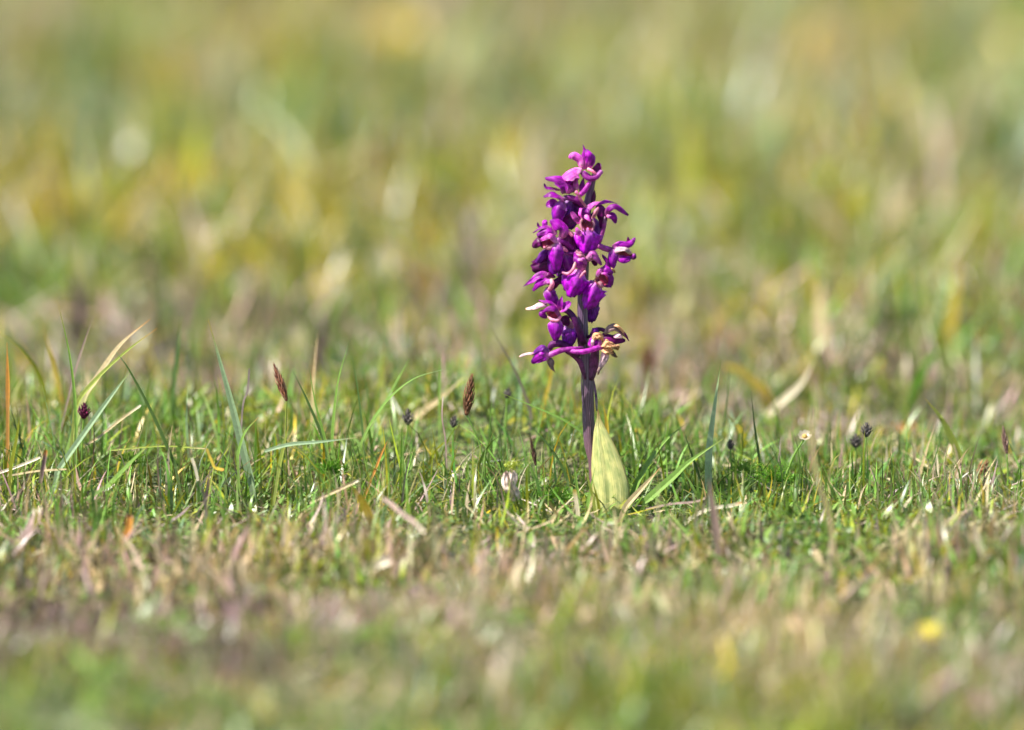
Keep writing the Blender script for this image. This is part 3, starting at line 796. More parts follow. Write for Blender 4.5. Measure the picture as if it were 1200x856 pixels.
            ('tattered_tip', 'p', [(713, 314, 5), (717, 316, 5.8), (721, 320, 5)], 3.5, U(nrm=(0, .3, 1), cup=.2, crumple=.4), TAN)]),
    # centre lower flower with wide lip
    (None, [('flower', 't', [(685, 322, 2), (683, 314, 5), (682, 304, 6), (680, 299, 6.5)], [3, 3.4, 3.4, 3], U(), OVA),
            ('hood', 'p', [(682, 318, 7), (681, 309, 8.5), (678, 301, 8), (674, 295, 7)], 14, U(nrm=(0, .3, 1), cup=-.5), MAG),
            ('petal', 'p', [(687, 303, 7), (681, 298, 8.5), (675, 294, 8)], 7, U(nrm=(0, .6, 1), cup=-.4, crumple=.2), CRM),
            ('sepal', 'p', [(687, 304, 7), (693, 296, 8.5), (699, 300, 8.5), (705.5, 310.5, 7.5)], 10, U(nrm=(.1, .7, .9), cup=-.5), PAL),
            ('sepal', 'p', [(688, 306, 6.5), (696, 303.5, 7.5), (703, 311, 7)], 4, U(nrm=(0, .2, 1), cup=.2, shape='lance'), CRM),
            ('petal', 'p', [(677, 304, 8.5), (684, 304, 9.3), (687, 312, 8.5)], 5, U(nrm=(0, .6, 1), cup=-.4, crumple=.2), PAL),
            ('throat_rim', 't', [(675, 306, 7.5), (671.5, 316, 8.5), (666, 321, 8), (659, 320, 7)], [1.5, 2.1, 2.1, 1.6], U(), CRM),
            ('throat_rim', 't', [(686, 318, 8), (683, 321, 8.6), (679, 326, 9)], [1.3, 1.6, .8], U(), CRM),
            ('lip', 'p', [(679, 316, 7.5), (676, 326, 9.2), (672, 338, 9), (668, 350, 7)], 34, U(nrm=(.05, .12, 1), cup=-.6, shape='lip', nl=19, nw=15, ripple=.1), LIP)]),
    # right lower flower, pale-edged lip
    (None, [('flower', 't', [(685, 345, 1), (694, 334, 4), (701, 328, 5.5)], [3, 3, 3], U(), OVD),
            ('spur', 'p', [(699, 325, 5.5), (705, 316, 6), (711, 308, 6), (705, 298, 5.5)], 5, U(nrm=(-.4, .4, 1), cup=-.9, shape='strap', nl=16), MAG),
            ('petal', 'p', [(698, 325, 6.5), (701, 318, 7.5), (707, 313, 7)], 6.5, U(nrm=(-.4, .6, 1), cup=-.5), PAL),
            ('hood', 'p', [(702, 323, 6), (708, 316, 7.6), (714, 316, 7.5), (719, 320, 6)], 11, U(nrm=(.1, .5, 1), cup=-.5), MAG),
            ('petal', 'p', [(705, 318, 5), (713, 322, 6.6), (716, 330, 6), (716.5, 336, 5)], 11, U(nrm=(.3, .3, 1), cup=-.4), MAG),
            ('petal', 'p', [(706, 334, 5.5), (711, 335, 6.2), (717, 336.5, 5.5)], 3.5, U(nrm=(0, .3, 1), cup=-.3), MAG),
            ('throat', 'p', [(698, 325, 6.8), (705, 328, 6.8), (712, 332, 6.8)], 14, U(nrm=(-.1, .1, 1), cup=.4), THR),
            ('throat_rim', 't', [(705, 321, 8), (709, 321, 8.4), (713, 325, 7.6)], [1, 1.6, 1.1], U(), PAL),
            ('column', 'p', [(702, 330, 7.6), (704, 334, 8), (707, 337, 7.4)], 6, U(nrm=(0, .3, 1), cup=-.3), CRM),
            ('lip', 'p', [(700, 329, 7), (696, 338, 8.6), (691, 351, 8.4), (686, 364, 6.5)], 27, U(nrm=(-.08, .1, 1), cup=-.65, shape='lip', nl=19, nw=15, ripple=.08), LIP),
            ('lip_lobe', 'p', [(701, 336, 5), (703, 342, 5.5), (703, 349, 5)], 6, U(nrm=(.2, 0, 1), cup=-.4), VIO)]),
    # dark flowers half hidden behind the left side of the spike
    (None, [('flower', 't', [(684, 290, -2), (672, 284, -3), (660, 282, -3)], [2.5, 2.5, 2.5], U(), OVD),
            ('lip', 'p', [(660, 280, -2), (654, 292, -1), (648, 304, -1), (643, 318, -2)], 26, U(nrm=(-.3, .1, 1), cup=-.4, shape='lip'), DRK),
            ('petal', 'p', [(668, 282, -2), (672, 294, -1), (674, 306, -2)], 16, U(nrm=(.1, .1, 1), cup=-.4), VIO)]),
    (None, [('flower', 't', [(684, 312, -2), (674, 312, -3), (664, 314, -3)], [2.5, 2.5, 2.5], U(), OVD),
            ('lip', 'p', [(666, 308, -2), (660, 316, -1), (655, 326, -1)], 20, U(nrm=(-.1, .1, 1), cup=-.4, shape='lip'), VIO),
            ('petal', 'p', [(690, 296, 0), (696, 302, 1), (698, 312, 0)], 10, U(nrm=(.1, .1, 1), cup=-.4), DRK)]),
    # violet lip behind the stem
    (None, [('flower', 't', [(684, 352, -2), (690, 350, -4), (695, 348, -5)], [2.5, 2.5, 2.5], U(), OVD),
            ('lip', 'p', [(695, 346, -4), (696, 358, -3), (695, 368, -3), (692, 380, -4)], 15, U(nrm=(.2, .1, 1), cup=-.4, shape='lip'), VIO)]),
    # left dark flower with two pointed petals
    (None, [('flower', 't', [(682, 340, 0), (668, 334, 1), (655, 330, 2), (645, 331, 3)], [3, 3, 3, 2.6], U(), OVD),
            ('lip', 'p', [(650, 304, 2), (643, 308, 3), (634, 312, 3), (622, 316, 2)], 27, U(nrm=(-.2, -.1, 1), cup=-.3, shape='lip', nl=17, nw=13, ripple=.12), DRK),
            ('sepal', 'p', [(645, 326, 3), (634, 323, 4), (624, 329, 4), (613, 336, 3)], 9.5, U(nrm=(-.3, .5, 1), cup=.3, shape='lance'), MAG),
            ('sepal', 'p', [(648, 331, 4), (639, 328, 5), (630, 332, 5), (624, 341, 4)], 10, U(nrm=(-.2, .6, 1), cup=-.5, shape='ovate'), MAG),
            ('hood', 'p', [(648, 329, 5), (641, 329, 5.6), (634, 333, 5)], 7, U(nrm=(-.2, .7, 1), cup=-.4), PAL),
            ('petal', 'p', [(637, 323, 3), (643, 322, 4), (651, 325, 3)], 6, U(nrm=(0, .3, 1), cup=-.4), DRK),
            ('petal', 'p', [(647, 339, 2), (652, 331, 3), (659, 324, 2)], 8, U(nrm=(.1, .3, 1), cup=-.4), DRK),
            ('throat_rim', 't', [(646, 328, 5), (647, 334, 5.8), (643.5, 340, 5.5)], [2.2, 3, 2.4], U(), CRM),
            ('lip_lobe', 'p', [(643, 336, 4.5), (645, 344, 6), (649, 352, 5.5), (653, 360, 4.5)], 14.5, U(nrm=(.05, .25, 1), cup=-.6, shape='strap', nl=15), LIP),
            ('lip_lobe', 'p', [(642, 337, 3.5), (642, 346, 4.5), (645, 354, 4)], 5, U(nrm=(-1, .1, .4), cup=-.3, shape='strap'), VIO)]),
    # left flower with pale outstretched sepal
    (None, [('flower', 't', [(684, 402, 3), (680, 391, 5), (674, 376, 5.5), (667, 366, 5), (660, 363, 5)], [4.2, 4.2, 4, 3.6, 3], U(), OVD),
            ('sepal', 'p', [(641, 357, 5.5), (632, 357, 6.2), (625, 360, 6), (616, 362, 5)], 6.8, U(nrm=(-.1, .7, .9), cup=-.4, shape='ovate'), WHT),
            ('sepal', 'p', [(656, 363, 5), (646, 354, 6), (638, 353, 6), (631, 352, 5)], 6, U(nrm=(.1, .8, .8), cup=-.4, shape='lance'), MAG),
            ('hood', 'p', [(658, 371, 6), (652, 361, 8), (643, 360, 8), (634, 366, 6.5)], 9, U(nrm=(0, .8, .8), cup=-.6, shape='ovate'), MAG),
            ('petal', 'p', [(637, 363, 6), (635, 368, 7), (641, 373, 6.5)], 8, U(nrm=(-.3, .2, 1), cup=-.4), MAG),
            ('throat', 'p', [(642, 364, 6.4), (647, 367, 6.5), (652, 374, 6.5)], 11, U(nrm=(0, 0, 1), cup=.4), THR),
            ('throat_rim', 't', [(642, 371, 7), (647, 375, 7.7), (653, 376, 7.6), (657, 371, 7)], [1.2, 2, 2.4, 1.6], U(), CRM),
            ('petal', 'p', [(656, 364, 5), (657, 355, 6), (659, 346, 5)], 7, U(nrm=(-.1, .3, 1), cup=.4, shape='lance'), MAG),
            ('petal', 'p', [(656, 364, 5), (662, 360, 6), (668.5, 354, 5)], 10, U(nrm=(-.2, .4, 1), cup=.4), MAG),
            ('petal', 'p', [(661, 370, 3), (663, 376, 3.6), (667, 381, 3)], 11, U(nrm=(0, .2, 1), cup=-.3), DRK),
            ('lip', 'p', [(652, 373, 7), (651, 380, 8.4), (651, 390, 8.4), (651.5, 400, 7)], 18, U(nrm=(-.05, .15, 1), cup=-.7, shape='ovate', nl=16), LIP),
            ('lip_lobe', 'p', [(649, 373, 5.5), (646, 380, 6.5), (646, 390, 6)], 6, U(nrm=(-.8, .1, .6), cup=-.3, shape='strap'), VIO)]),
    # violet drooping flower
    (None, [('flower', 't', [(678, 418, 2), (668, 408, 3), (656, 403, 4), (647, 404, 4.5), (643.5, 410, 4)], [3, 4.2, 4.6, 4.2, 3], U(), OVD),
            ('hood', 'p', [(667, 376, 2), (668, 382, 3), (666, 388, 2.6)], 10, U(nrm=(0, .3, 1), cup=-.5), CRM),
            ('lip', 'p', [(667, 380, 2), (667, 390, 3.6), (666, 399, 3.4), (664, 409, 2)], 18, U(nrm=(-.1, .1, 1), cup=-.5, shape='ovate'), VIO)]),
    ('shrivelling lowest left flower with a white tip', [
        ('flower', 't', [(683, 408.5, 5), (670, 409, 7), (656, 411.5, 7), (642, 417, 6)], [2.4, 2.6, 3.2, 3.6], U(), OVA),
        ('hood', 'p', [(645, 417, 6.5), (636, 414, 8), (628, 419, 7.5), (623, 426, 6)], 12, U(nrm=(-.2, .4, 1), cup=-.6), MAG),
        ('sepal', 'p', [(644, 411, 6), (637, 406, 7.4), (630, 409, 7), (623, 415.5, 6)], 9, U(nrm=(-.3, .7, .8), cup=-.5), VIO),
        ('petal', 'p', [(643, 419, 7), (636, 420, 8), (628, 425, 7)], 7, U(nrm=(0, .3, 1), cup=-.4), MAG),
        ('petal', 'p', [(626, 414, 6.6), (619, 414.5, 7), (613, 416, 6.5), (608, 418.5, 6)], 3.2, U(nrm=(0, .6, 1), cup=-.3, shape='strap'), WHT),
        ('withered_lip', 'p', [(643, 419, 6), (645.5, 425, 6.6), (647, 431, 6.4), (651, 437, 6)], 8, U(nrm=(0, .1, 1), cup=-.7, shape='lance', crumple=.12), BRN)]),
    ('withered orange tan flower on the lower right of the spike', [
        ('flower', 't', [(666, 411.5, 6.5), (680, 412.5, 9), (692, 410.5, 9), (706, 406, 7)], [2.6, 3.2, 3, 3.6], U(), OVA),
        ('petal', 'p', [(697, 409, 7), (695, 402, 8), (698, 393, 7)], 13, U(nrm=(-.2, .2, 1), cup=-.6), MAG),
        ('withered_hood', 'p', [(694, 398, 8), (698, 392.5, 9), (704, 394, 9), (707, 401, 8)], 8.5, U(nrm=(0, .6, .9), cup=-.5, crumple=.3), TAN),
        ('petal', 'p', [(704, 407, 8), (703, 402, 8.6), (705, 396, 8)], 4, U(nrm=(0, .3, 1), cup=-.4, crumple=.2), PAL),
        ('petal', 'p', [(694, 406, 8), (694, 401, 8.6), (695, 397, 8)], 4, U(nrm=(-.3, .3, 1), cup=-.4), WHT),
        ('withered_petal', 'p', [(704, 404, 8), (710, 401, 9.4), (717, 404, 9), (725, 408.5, 8)], 10, U(nrm=(0, .7, .8), cup=-.4, crumple=.35, ripple=.15), TAN),
        ('withered_petal', 'p', [(706, 409, 8), (712, 411, 9), (719, 413, 8)], 9, U(nrm=(0, .3, 1), cup=.3, crumple=.4, ripple=.2), TAN),
        ('withered_petal', 'p', [(721, 405, 8), (723.5, 406, 9), (724, 411, 8)], 6, U(nrm=(0, .3, 1), cup=-.6, crumple=.3), TAN),
        ('withered_petal', 'p', [(713, 411, 7), (719, 415, 8), (723, 419, 7)], 5, U(nrm=(0, .3, 1), cup=-.3, crumple=.4), BRN),
        ('withered_lip', 'p', [(709, 410, 7.5), (708, 419, 8.4), (704, 429, 8), (700.5, 439, 7)], 9.5, U(nrm=(-.1, .2, 1), cup=-.7, shape='lance', crumple=.15, nl=16), WHT),
        ('withered_lip_tip', 't', [(703, 431, 8.4), (701.5, 435, 8.4), (701, 439, 8)], [1.6, 2, 1], U(), BRN)]),
    ('withered brown striped flower at the right edge of the spike', [
        ('flower', 't', [(686, 396, 0), (692, 394, 2), (697, 389, 3), (703, 386, 3), (711, 389, 3)], [2, 2.2, 4.5, 2.2, 2.6], U(), OVD),
        ('bud', 'p', [(692, 395, 3), (697, 387, 4.4), (702, 384, 3)], 9, U(nrm=(-.1, .4, 1), cup=-.7), VIO),
        ('withered_hood', 'p', [(707, 390, 3.5), (714, 383, 5), (723, 383, 5), (736, 396, 4)], 10.5, U(nrm=(0, .7, .8), cup=-.5, crumple=.1), BRN),
        ('withered_petal', 'p', [(719, 381, 5.4), (724, 382, 6), (729, 387, 5.6), (735, 396, 5)], 3.5, U(nrm=(0, .7, .9), cup=-.3, crumple=.3), TAN),
        ('petal', 'p', [(706, 391, 3), (712, 396, 4.4), (722, 398, 4.4), (733, 399, 3.4)], 11, U(nrm=(0, .3, 1), cup=-.4), DRK),
        ('petal', 'p', [(719, 394, 5), (725, 393.5, 5.6), (730, 396, 5)], 6, U(nrm=(0, .4, 1), cup=-.3, crumple=.1), WHT),
        ('petal', 'p', [(726, 388, 5), (732, 391, 5.4), (737, 400, 5)], 2.6, U(nrm=(0, .4, 1), cup=-.3), DRK),
        ('petal', 'p', [(709, 397, 4), (712, 402, 4.6), (716, 405, 4)], 6, U(nrm=(0, .3, 1), cup=-.3), VIO)]),
]
sd_ = 0
for label, parts in FL:
    root = None
    for (nm, kd, pts, w, opt, mt) in parts:
        sd_ += 1
        if kd == 't':
            geo = tube_geo(pts, w, ridge=.04 if mt in (OVA, OVD) else 0)
        else:
            opt = dict(opt); opt.setdefault('ripple', .11)
            geo = petal_geo(pts, w, seed=sd_, **opt)
        if root is None:
            root = add(nm, geo, mt, orchid, O0)
            if label: root['label'] = label
        else:
            add(nm, geo, mt, root, O0)


# leaf
def leaf_mat():
    m, nt, out = new_mat('pale_orchid_leaf')
    uv = nt.nodes.new('ShaderNodeUVMap'); sep = nt.nodes.new('ShaderNodeSeparateXYZ'); nt.links.new(uv.outputs[0], sep.inputs[0])
    mp = nt.nodes.new('ShaderNodeMapping'); mp.inputs['Scale'].default_value = (16, 1.1, 1); nt.links.new(uv.outputs[0], mp.inputs[0])
    n1 = nt.nodes.new('ShaderNodeTexNoise'); n1.inputs['Scale'].default_value = 2.2; n1.inputs['Detail'].default_value = 3; nt.links.new(mp.outputs[0], n1.inputs['Vector'])
    mp2 = nt.nodes.new('ShaderNodeMapping'); mp2.inputs['Scale'].default_value = (3, 6, 1); nt.links.new(uv.outputs[0], mp2.inputs[0])
    n2 = nt.nodes.new('ShaderNodeTexNoise'); n2.inputs['Scale'].default_value = 2.0; n2.inputs['Detail'].default_value = 5; nt.links.new(mp2.outputs[0], n2.inputs['Vector'])
    cr = nt.nodes.new('ShaderNodeValToRGB'); e = cr.color_ramp.elements
    e[0].position = .3; e[0].color = (.50, .52, .17, 1); e[1].position = .7; e[1].color = (.84, .80, .40, 1)
    nt.links.new(n1.outputs[0], cr.inputs[0])
    cr2 = nt.nodes.new('ShaderNodeValToRGB'); e = cr2.color_ramp.elements
    e[0].position = .35; e[0].color = (.62, .72, .6, 1); e[1].position = .65; e[1].color = (1.1, 1.05, 1, 1)
    nt.links.new(n2.outputs[0], cr2.inputs[0])
    ml = nt.nodes.new('ShaderNodeMix'); ml.data_type = 'RGBA'; ml.blend_type = 'MULTIPLY'; ml.inputs[0].default_value = 1
    nt.links.new(cr.outputs[0], ml.inputs[6]); nt.links.new(cr2.outputs[0], ml.inputs[7])
    # brown tip and edges
    tp = nt.nodes.new('ShaderNodeMapRange'); nt.links.new(sep.outputs[1], tp.inputs[0])
    tp.inputs[1].default_value = .74; tp.inputs[2].default_value = .99; tp.inputs[3].default_value = 0; tp.inputs[4].default_value = 1
    ab = nt.nodes.new('ShaderNodeMath'); ab.operation = 'SUBTRACT'; nt.links.new(sep.outputs[0], ab.inputs[0]); ab.inputs[1].default_value = .5
    ab2 = nt.nodes.new('ShaderNodeMath'); ab2.operation = 'ABSOLUTE'; nt.links.new(ab.outputs[0], ab2.inputs[0])
    ab3 = nt.nodes.new('ShaderNodeMath'); ab3.operation = 'MULTIPLY_ADD'; nt.links.new(n2.outputs[0], ab3.inputs[0]); ab3.inputs[1].default_value = .12
    nt.links.new(ab2.outputs[0], ab3.inputs[2])
    ed = nt.nodes.new('ShaderNodeMapRange'); nt.links.new(ab3.outputs[0], ed.inputs[0])
    ed.inputs[1].default_value = .52; ed.inputs[2].default_value = .57; ed.inputs[3].default_value = 0; ed.inputs[4].default_value = .8
    mxx = nt.nodes.new('ShaderNodeMath'); mxx.operation = 'MAXIMUM'; nt.links.new(tp.outputs[0], mxx.inputs[0]); nt.links.new(ed.outputs[0], mxx.inputs[1])
    mb = nt.nodes.new('ShaderNodeMix'); mb.data_type = 'RGBA'; nt.links.new(mxx.outputs[0], mb.inputs[0])
    nt.links.new(ml.outputs[2], mb.inputs[6]); mb.inputs[7].default_value = (.34, .19, .07, 1)
    bp = nt.nodes.new('ShaderNodeBump'); bp.inputs['Strength'].default_value = .5; bp.inputs['Distance'].default_value = .0006
    nt.links.new(n1.outputs[0], bp.inputs['Height'])
    leaf_shader(nt, out, mb.outputs[2], .42, .38, (1.1, 1.15, .7), .4, bp.outputs[0])
    return m


def leaf():
    rows = [(622, 706, 728), (610, 702, 733), (598, 698, 737), (586, 695.5, 739.5), (574, 694, 740), (562, 693.2, 738), (550, 692.9, 734.5), (538, 693.2, 729.5), (526, 693.8, 724),
            (515, 694.8, 718), (506, 696, 713), (498, 697.4, 708), (491, 698.8, 704.5), (485, 700, 703), (480.5, 700.9, 701.4)]
    nw = 13; V, uv, Fc = [], [], []
    nl = len(rows)
    for i, (y, a, b) in enumerate(rows):
        t = i / (nl - 1)
        b = a + (b - a) * .95
        w = (b - a) * PX
        for j in range(nw):
            q = j / (nw - 1); s = 2 * q - 1
            x = a + (b - a) * q + math.sin(i * 1.7 + j * .1) * .25 * (abs(s) > .9)
            dep = 4.5 + 10 * (1 - t) ** 1.2 + (w * 1000) * .11 * (1 - s * s) - .9 * math.exp(-((s + .08) * 6) ** 2) * (1 - t) + .12 * math.sin(j * 2.1)
            V.append(W(x, y, -dep / 1000)); uv.append((q, t))
    top = np.array(V); bot = top + FW * .0004
    V = np.vstack([top, bot]); m = len(top)
    for i in range(nl - 1):
        for j in range(nw - 1):
            a = i * nw + j
            Fc.append((a, a + 1, a + nw + 1, a + nw)); Fc.append((m + a, m + a + nw, m + a + nw + 1, m + a + 1))
        a = i * nw; Fc.append((a, a + nw, m + a + nw, m + a)); a += nw - 1; Fc.append((a + nw, a, m + a, m + a + nw))
    add('leaf', (V, Fc, uv + uv), leaf_mat(), orchid, O0)


leaf()

# ================================================================== SINGLE BLADES, STALKS, SEEDHEADS
GRN, BLU, OLV, YEL, STR, PNK, BRW, WTE, DKG = [tuple(c) for c in TCOL]
GRN, BLU, DKG = (.24, .40, .08), (.33, .45, .27), (.12, .21, .06)
YEL, STR, WTE = (.50, .38, .05), (.56, .46, .27), (.68, .62, .48)
ORG = (.55, .27, .06); LIM = (.30, .36, .07); GRY = (.22, .18, .16)


def blade_obj(name, pts, wpx, col, tip=None, dy=0.0, dy2=None, fold=.35, label='', cat='grass blade', group=None, toground=True, mat=None, basecol=None, parent=None, prof=None):
    """one leaf blade through photo pixels (base first) standing at depth dy (metres behind the orchid)"""
    n = max(10, 5 * len(pts))
    P = spine([(a, b, 0) for a, b in pts], n)
    dd = np.linspace(dy, dy if dy2 is None else dy2, n)
    S = np.array([W(p[0], p[1], d) for p, d in zip(P, dd)])
    if toground:
        b = S[0].copy(); gz = float(terrain(b[0], b[1]))
        if b[2] > gz + .0005:
            dirn = (S[0] - S[1]); dirn /= np.linalg.norm(dirn); L = min(.03, (b[2] - gz) / max(.35, -dirn[2] if dirn[2] < 0 else .35))
            e = b + dirn * L; e[2] = gz - .001
            S = np.vstack([e, S]); n += 1
    T = np.gradient(S, axis=0); T /= np.linalg.norm(T, axis=1)[:, None]
    dist = (dd.mean() + DIST) / DIST
    V, Fc, cl = [], [], []
    tip = tip or col; basecol = basecol or tuple(np.array(col) * .8 + np.array((.05, .05, .03)))
    for i in range(n):
        t = i / (n - 1)
        s = np.cross(T[i], -FW); s /= np.linalg.norm(s)
        ra = random.Random(label); ang = ra.uniform(.35, .8)
        nn = np.cross(s, T[i]); sdv = np.array(sd)
        c1, c2 = [abs(np.dot(np.cross(s * math.cos(a) + nn * math.sin(a), T[i]), sdv)) for a in (ang, -ang)]
        if c2 > c1: ang = -ang
        s = s * math.cos(ang) + nn * math.sin(ang); nn = np.cross(s, T[i])
        if np.dot(nn, FW) > 0: nn = -nn
        pf = (1 - t ** 4) * (.7 + .5 * math.sin(math.pi * min(1, t + .12))) if prof is None else prof(t)
        h = wpx * .5 * PX * dist * max(pf, .04)
        c = np.array(basecol) * (1 - min(1, t * 3)) + np.array(col) * min(1, t * 3)
        m = max(0, (t - .82) / .18); c = c * (1 - m) + np.array(tip) * m
        V += [S[i] - s * h, S[i] - nn * h * fold * 1.2, S[i] + s * h, S[i] - nn * (h * fold * 1.2 + .00018) * 1.0 - nn * h * .1]
        cl += [c, c * .92, c, c]
    for i in range(n - 1):
        for j in range(4):
            Fc.append((i * 4 + j, i * 4 + (j + 1) % 4, (i + 1) * 4 + (j + 1) % 4, (i + 1) * 4 + j))
    org = S[0]
    if parent is not None: org = np.array(parent.location)
    o = link(name, mesh(name, rebase(V, org), Fc, mat or M_HERO, None, np.array(cl), smooth=False), parent, None if parent is not None else tuple(org))
    if parent is None: tag(o, label, cat, group)
    return o


GB = 'tall single grass blades'
def gb(pts, w, col, label, tip=None, dy=0.0, **k):
    return blade_obj('grass_blade', pts, w, col, tip, dy, label=label, group=GB, **k)


gb([(89, 510), (89, 499), (87, 459), (80, 408), (67, 352)], 3.6, GRN, 'thin upright green blade with yellow tip, tallest at the far left', YEL, .0)
gb([(78, 475), (88, 435), (98, 404), (110, 369)], 2.6, PNK, 'thin purplish dry blade leaning right behind the tall far left blade', GRY, .05)
gb([(88, 500), (100, 462), (112, 445), (140, 405), (176, 374)], 9, STR, 'broad straw coloured blade with orange tip leaning right', ORG, .03, basecol=GRN)
gb([(85, 510), (91, 472), (115, 442), (149, 411), (184, 385)], 5.0, LIM, 'green blade with brown tip lying just under the broad straw blade', ORG, .01)
gb([(206, 550), (203, 540), (179, 486), (152, 435), (136, 412)], 5, DKG, 'dark green blade leaning left, crossing the pale blue green blade', BLU, -.005)
gb([(66, 560), (71, 547), (112, 489), (135, 458), (152, 436)], 6, BLU, 'blue green blade leaning right in front of the crossed dark blade', LIM, -.012)
gb([(295, 570), (293, 560), (281, 513), (271, 472), (257, 421), (244, 375)], 8.5, BLU, 'broad blue green blade with yellow tip standing left of the reddish seedhead', YEL, -.004)
gb([(203, 500), (203, 459), (208, 410), (212, 369)], 5, DKG, 'blurred dark green upright blade left of the broad blue green one', OLV, .10)
gb([(9, 480), (9, 442), (8, 401)], 5, ORG, 'short orange yellow blade at the left edge of the photo', ORG, .03)
gb([(72, 470), (63, 428), (51, 384)], 6, YEL, 'blurred yellow blade behind the tall far left blade', ORG, .12)
gb([(55, 480), (47, 442), (27, 411), (-2, 388)], 6, OLV, 'blurred olive blade arching to the left photo edge', YEL, .08)
gb([(122, 572), (129, 567), (155, 540), (176, 520)], 6, GRN, 'mid green blade leaning right low between the crossed blades', YEL, -.03)
gb([(12, 560), (13, 545), (20, 510), (24, 479)], 5.5, OLV, 'olive green upright blade near the left photo edge', BRW, -.015)
gb([(390, 528), (389, 521), (391, 487), (397, 443), (410, 398)], 4.2, GRN, 'slender green blade rising highest in the tuft left of the orchid', DKG, .01)
gb([(426, 520), (424, 496), (419, 455), (412, 416)], 3, DKG, 'thin dark blade just right of the slender highest tuft blade', DKG, .015)
gb([(384, 530), (380, 512), (370, 474), (362, 431)], 3.4, GRN, 'thin green blade bending left at the left side of the tuft', DKG, .0)
gb([(380, 520), (374, 502), (358, 465), (343, 435)], 3.4, DKG, 'leftmost thin dark blade leaning out of the green tuft', DKG, .01)
gb([(425, 530), (424, 518), (440, 487), (462, 461), (487, 443), (519, 433)], 3.2, GRN, 'thin green blade arching far right out of the tuft', BLU, .012)
gb([(452, 470), (480, 420), (500, 455)][0:2], 2.5, GRN, 'faint thin green blade leaning right behind the tuft', GRN, .05)
gb([(310, 529), (339, 521), (374, 518), (419, 513)], 4, BLU, 'pale green blade lying nearly level across the tuft', STR, -.02, toground=False)
gb([(326, 555), (328, 543), (333, 520), (338, 499)], 5, LIM, 'short bright yellow green blade under the reddish seedhead', YEL, -.015)
gb([(279, 545), (279, 531), (287, 507), (303, 489)], 4, GRN, 'curved green blade with an orange bud like tip', ORG, -.012)
gb([(436, 560), (440, 550), (448, 530), (456, 513)], 3, ORG, 'short orange dead blade low in the green tuft', BRW, -.01)
gb([(515, 500), (515, 452), (516, 411)], 3, GRN, 'blurred thin vertical green blade left of the brown catkin spike', GRN, .07)
gb([(692, 530), (687, 512), (660, 492), (624, 476), (585, 460)], 3.4, GRN, 'long thin green blade arching left behind the orchid stem', LIM, .012)
gb([(666, 570), (663, 557), (646, 526), (618, 495)], 3.4, DKG, 'thin dark green blade leaning left below the arching blade', DKG, .0)
gb([(740, 585), (743, 574), (756, 548), (778, 518), (806, 495)], 6.5, GRN, 'green blade leaning right beside the pale orchid leaf', LIM, .005)
gb([(742, 605), (747, 596), (787, 560), (808, 541), (848, 514)], 8.5, GRN, 'broad green blade reaching furthest right from the pale orchid leaf', LIM, -.008)
gb([(730, 600), (736, 590), (756, 568), (774, 548)], 6.5, STR, 'straw yellow blade with orange tip beside the pale orchid leaf', ORG, -.018)
gb([(820, 560), (813, 540), (801, 504)], 3, DKG, 'thin dark blade left of the tall blue green right hand blade', DKG, .01)
gb([(711, 515), (711, 498), (707, 474)], 4.5, YEL, 'small yellow blade tip showing just right of the orchid stem', YEL, .03)
gb([(632, 520), (638, 473), (644, 448), (649, 424)], 4.5, YEL, 'blurred yellow blade behind the lowest left orchid flower', ORG, .09)
gb([(830, 575), (830, 567), (831, 527), (837, 479), (845, 421)], 8.5, (.42, .54, .36), 'tall pale blue green blade standing alone right of the orchid', LIM, .012)
gb([(895, 560), (892, 549), (885, 505), (880, 459)], 4, DKG, 'dark thin blade right of the tall pale blue green blade', BRW, .02)
gb([(1127, 545), (1121, 527), (1105, 494), (1084, 467)], 8, LIM, 'yellow tipped blade leaning left near the right photo edge', YEL, .05)
gb([(1076, 565), (1079, 552), (1086, 527), (1097, 494)], 4.5, STR, 'dry straw blade crossing toward the yellow tipped blade', PNK, .035)
gb([(1097, 560), (1097, 545), (1097, 522)], 6, WTE, 'short whitish dead blade under the yellow tipped blade', PNK, .03)
gb([(980, 660), (970, 600), (958, 563), (951, 520), (952, 478)], 7, STR, 'blurred dry stalk rising in front of the whitish bud', PNK, -.14, prof=lambda t: .7)
gb([(842, 640), (836, 600), (830, 560)], 9, PNK, 'blurred pinkish dead blade in front of the tall blue green blade', PNK, -.10)
gb([(740, 700), (720, 660), (700, 620)], 8, STR, 'very blurred straw blade in the foreground below the orchid leaf', STR, -.2)
gb([(433, 605), (425, 590), (411, 567)], 10, YEL, 'blurred olive yellow blade stub below the green tuft', OLV, -.07)
gb([(899, 530), (899, 468), (881, 446), (862, 432), (840, 428)], 13, YEL, 'blurred orange yellow leaf arching behind the tall blue green blade', ORG, .24)
gb([(890, 510), (907, 479), (936, 453), (955, 422)], 9, WTE, 'blurred whitish blade leaning right behind the whitish bud', STR, .18)
gb([(1002, 560), (998, 505), (990, 475), (978, 450)], 14, STR, 'blurred pale yellow blade leaning left behind the two dark buds', YEL, .26)
gb([(1024, 500), (1020, 446), (1009, 388)], 12, ORG, 'blurred orange brown upright leaf above the two dark buds', OLV, .35)
gb([(1034, 512), (1044, 505), (1064, 500), (1082, 496)], 12, ORG, 'blurred orange leaf lying low right of the two dark buds', PNK, .2, toground=False)
gb([(470, 510), (478, 494), (512, 470), (544, 442)], 8, STR, 'blurred straw blade leaning right behind the brown catkin spike', WTE, .10)
gb([(621, 500), (621, 481), (607, 442), (590, 410), (576, 385)], 3.5, GRY, 'thin grey dead stalk curving left behind the orchid', GRY, .07)
gb([(582, 480), (588, 420), (598, 370), (594, 340)], 8, OLV, 'very blurred olive blade well behind and left of the orchid', OLV, .42)
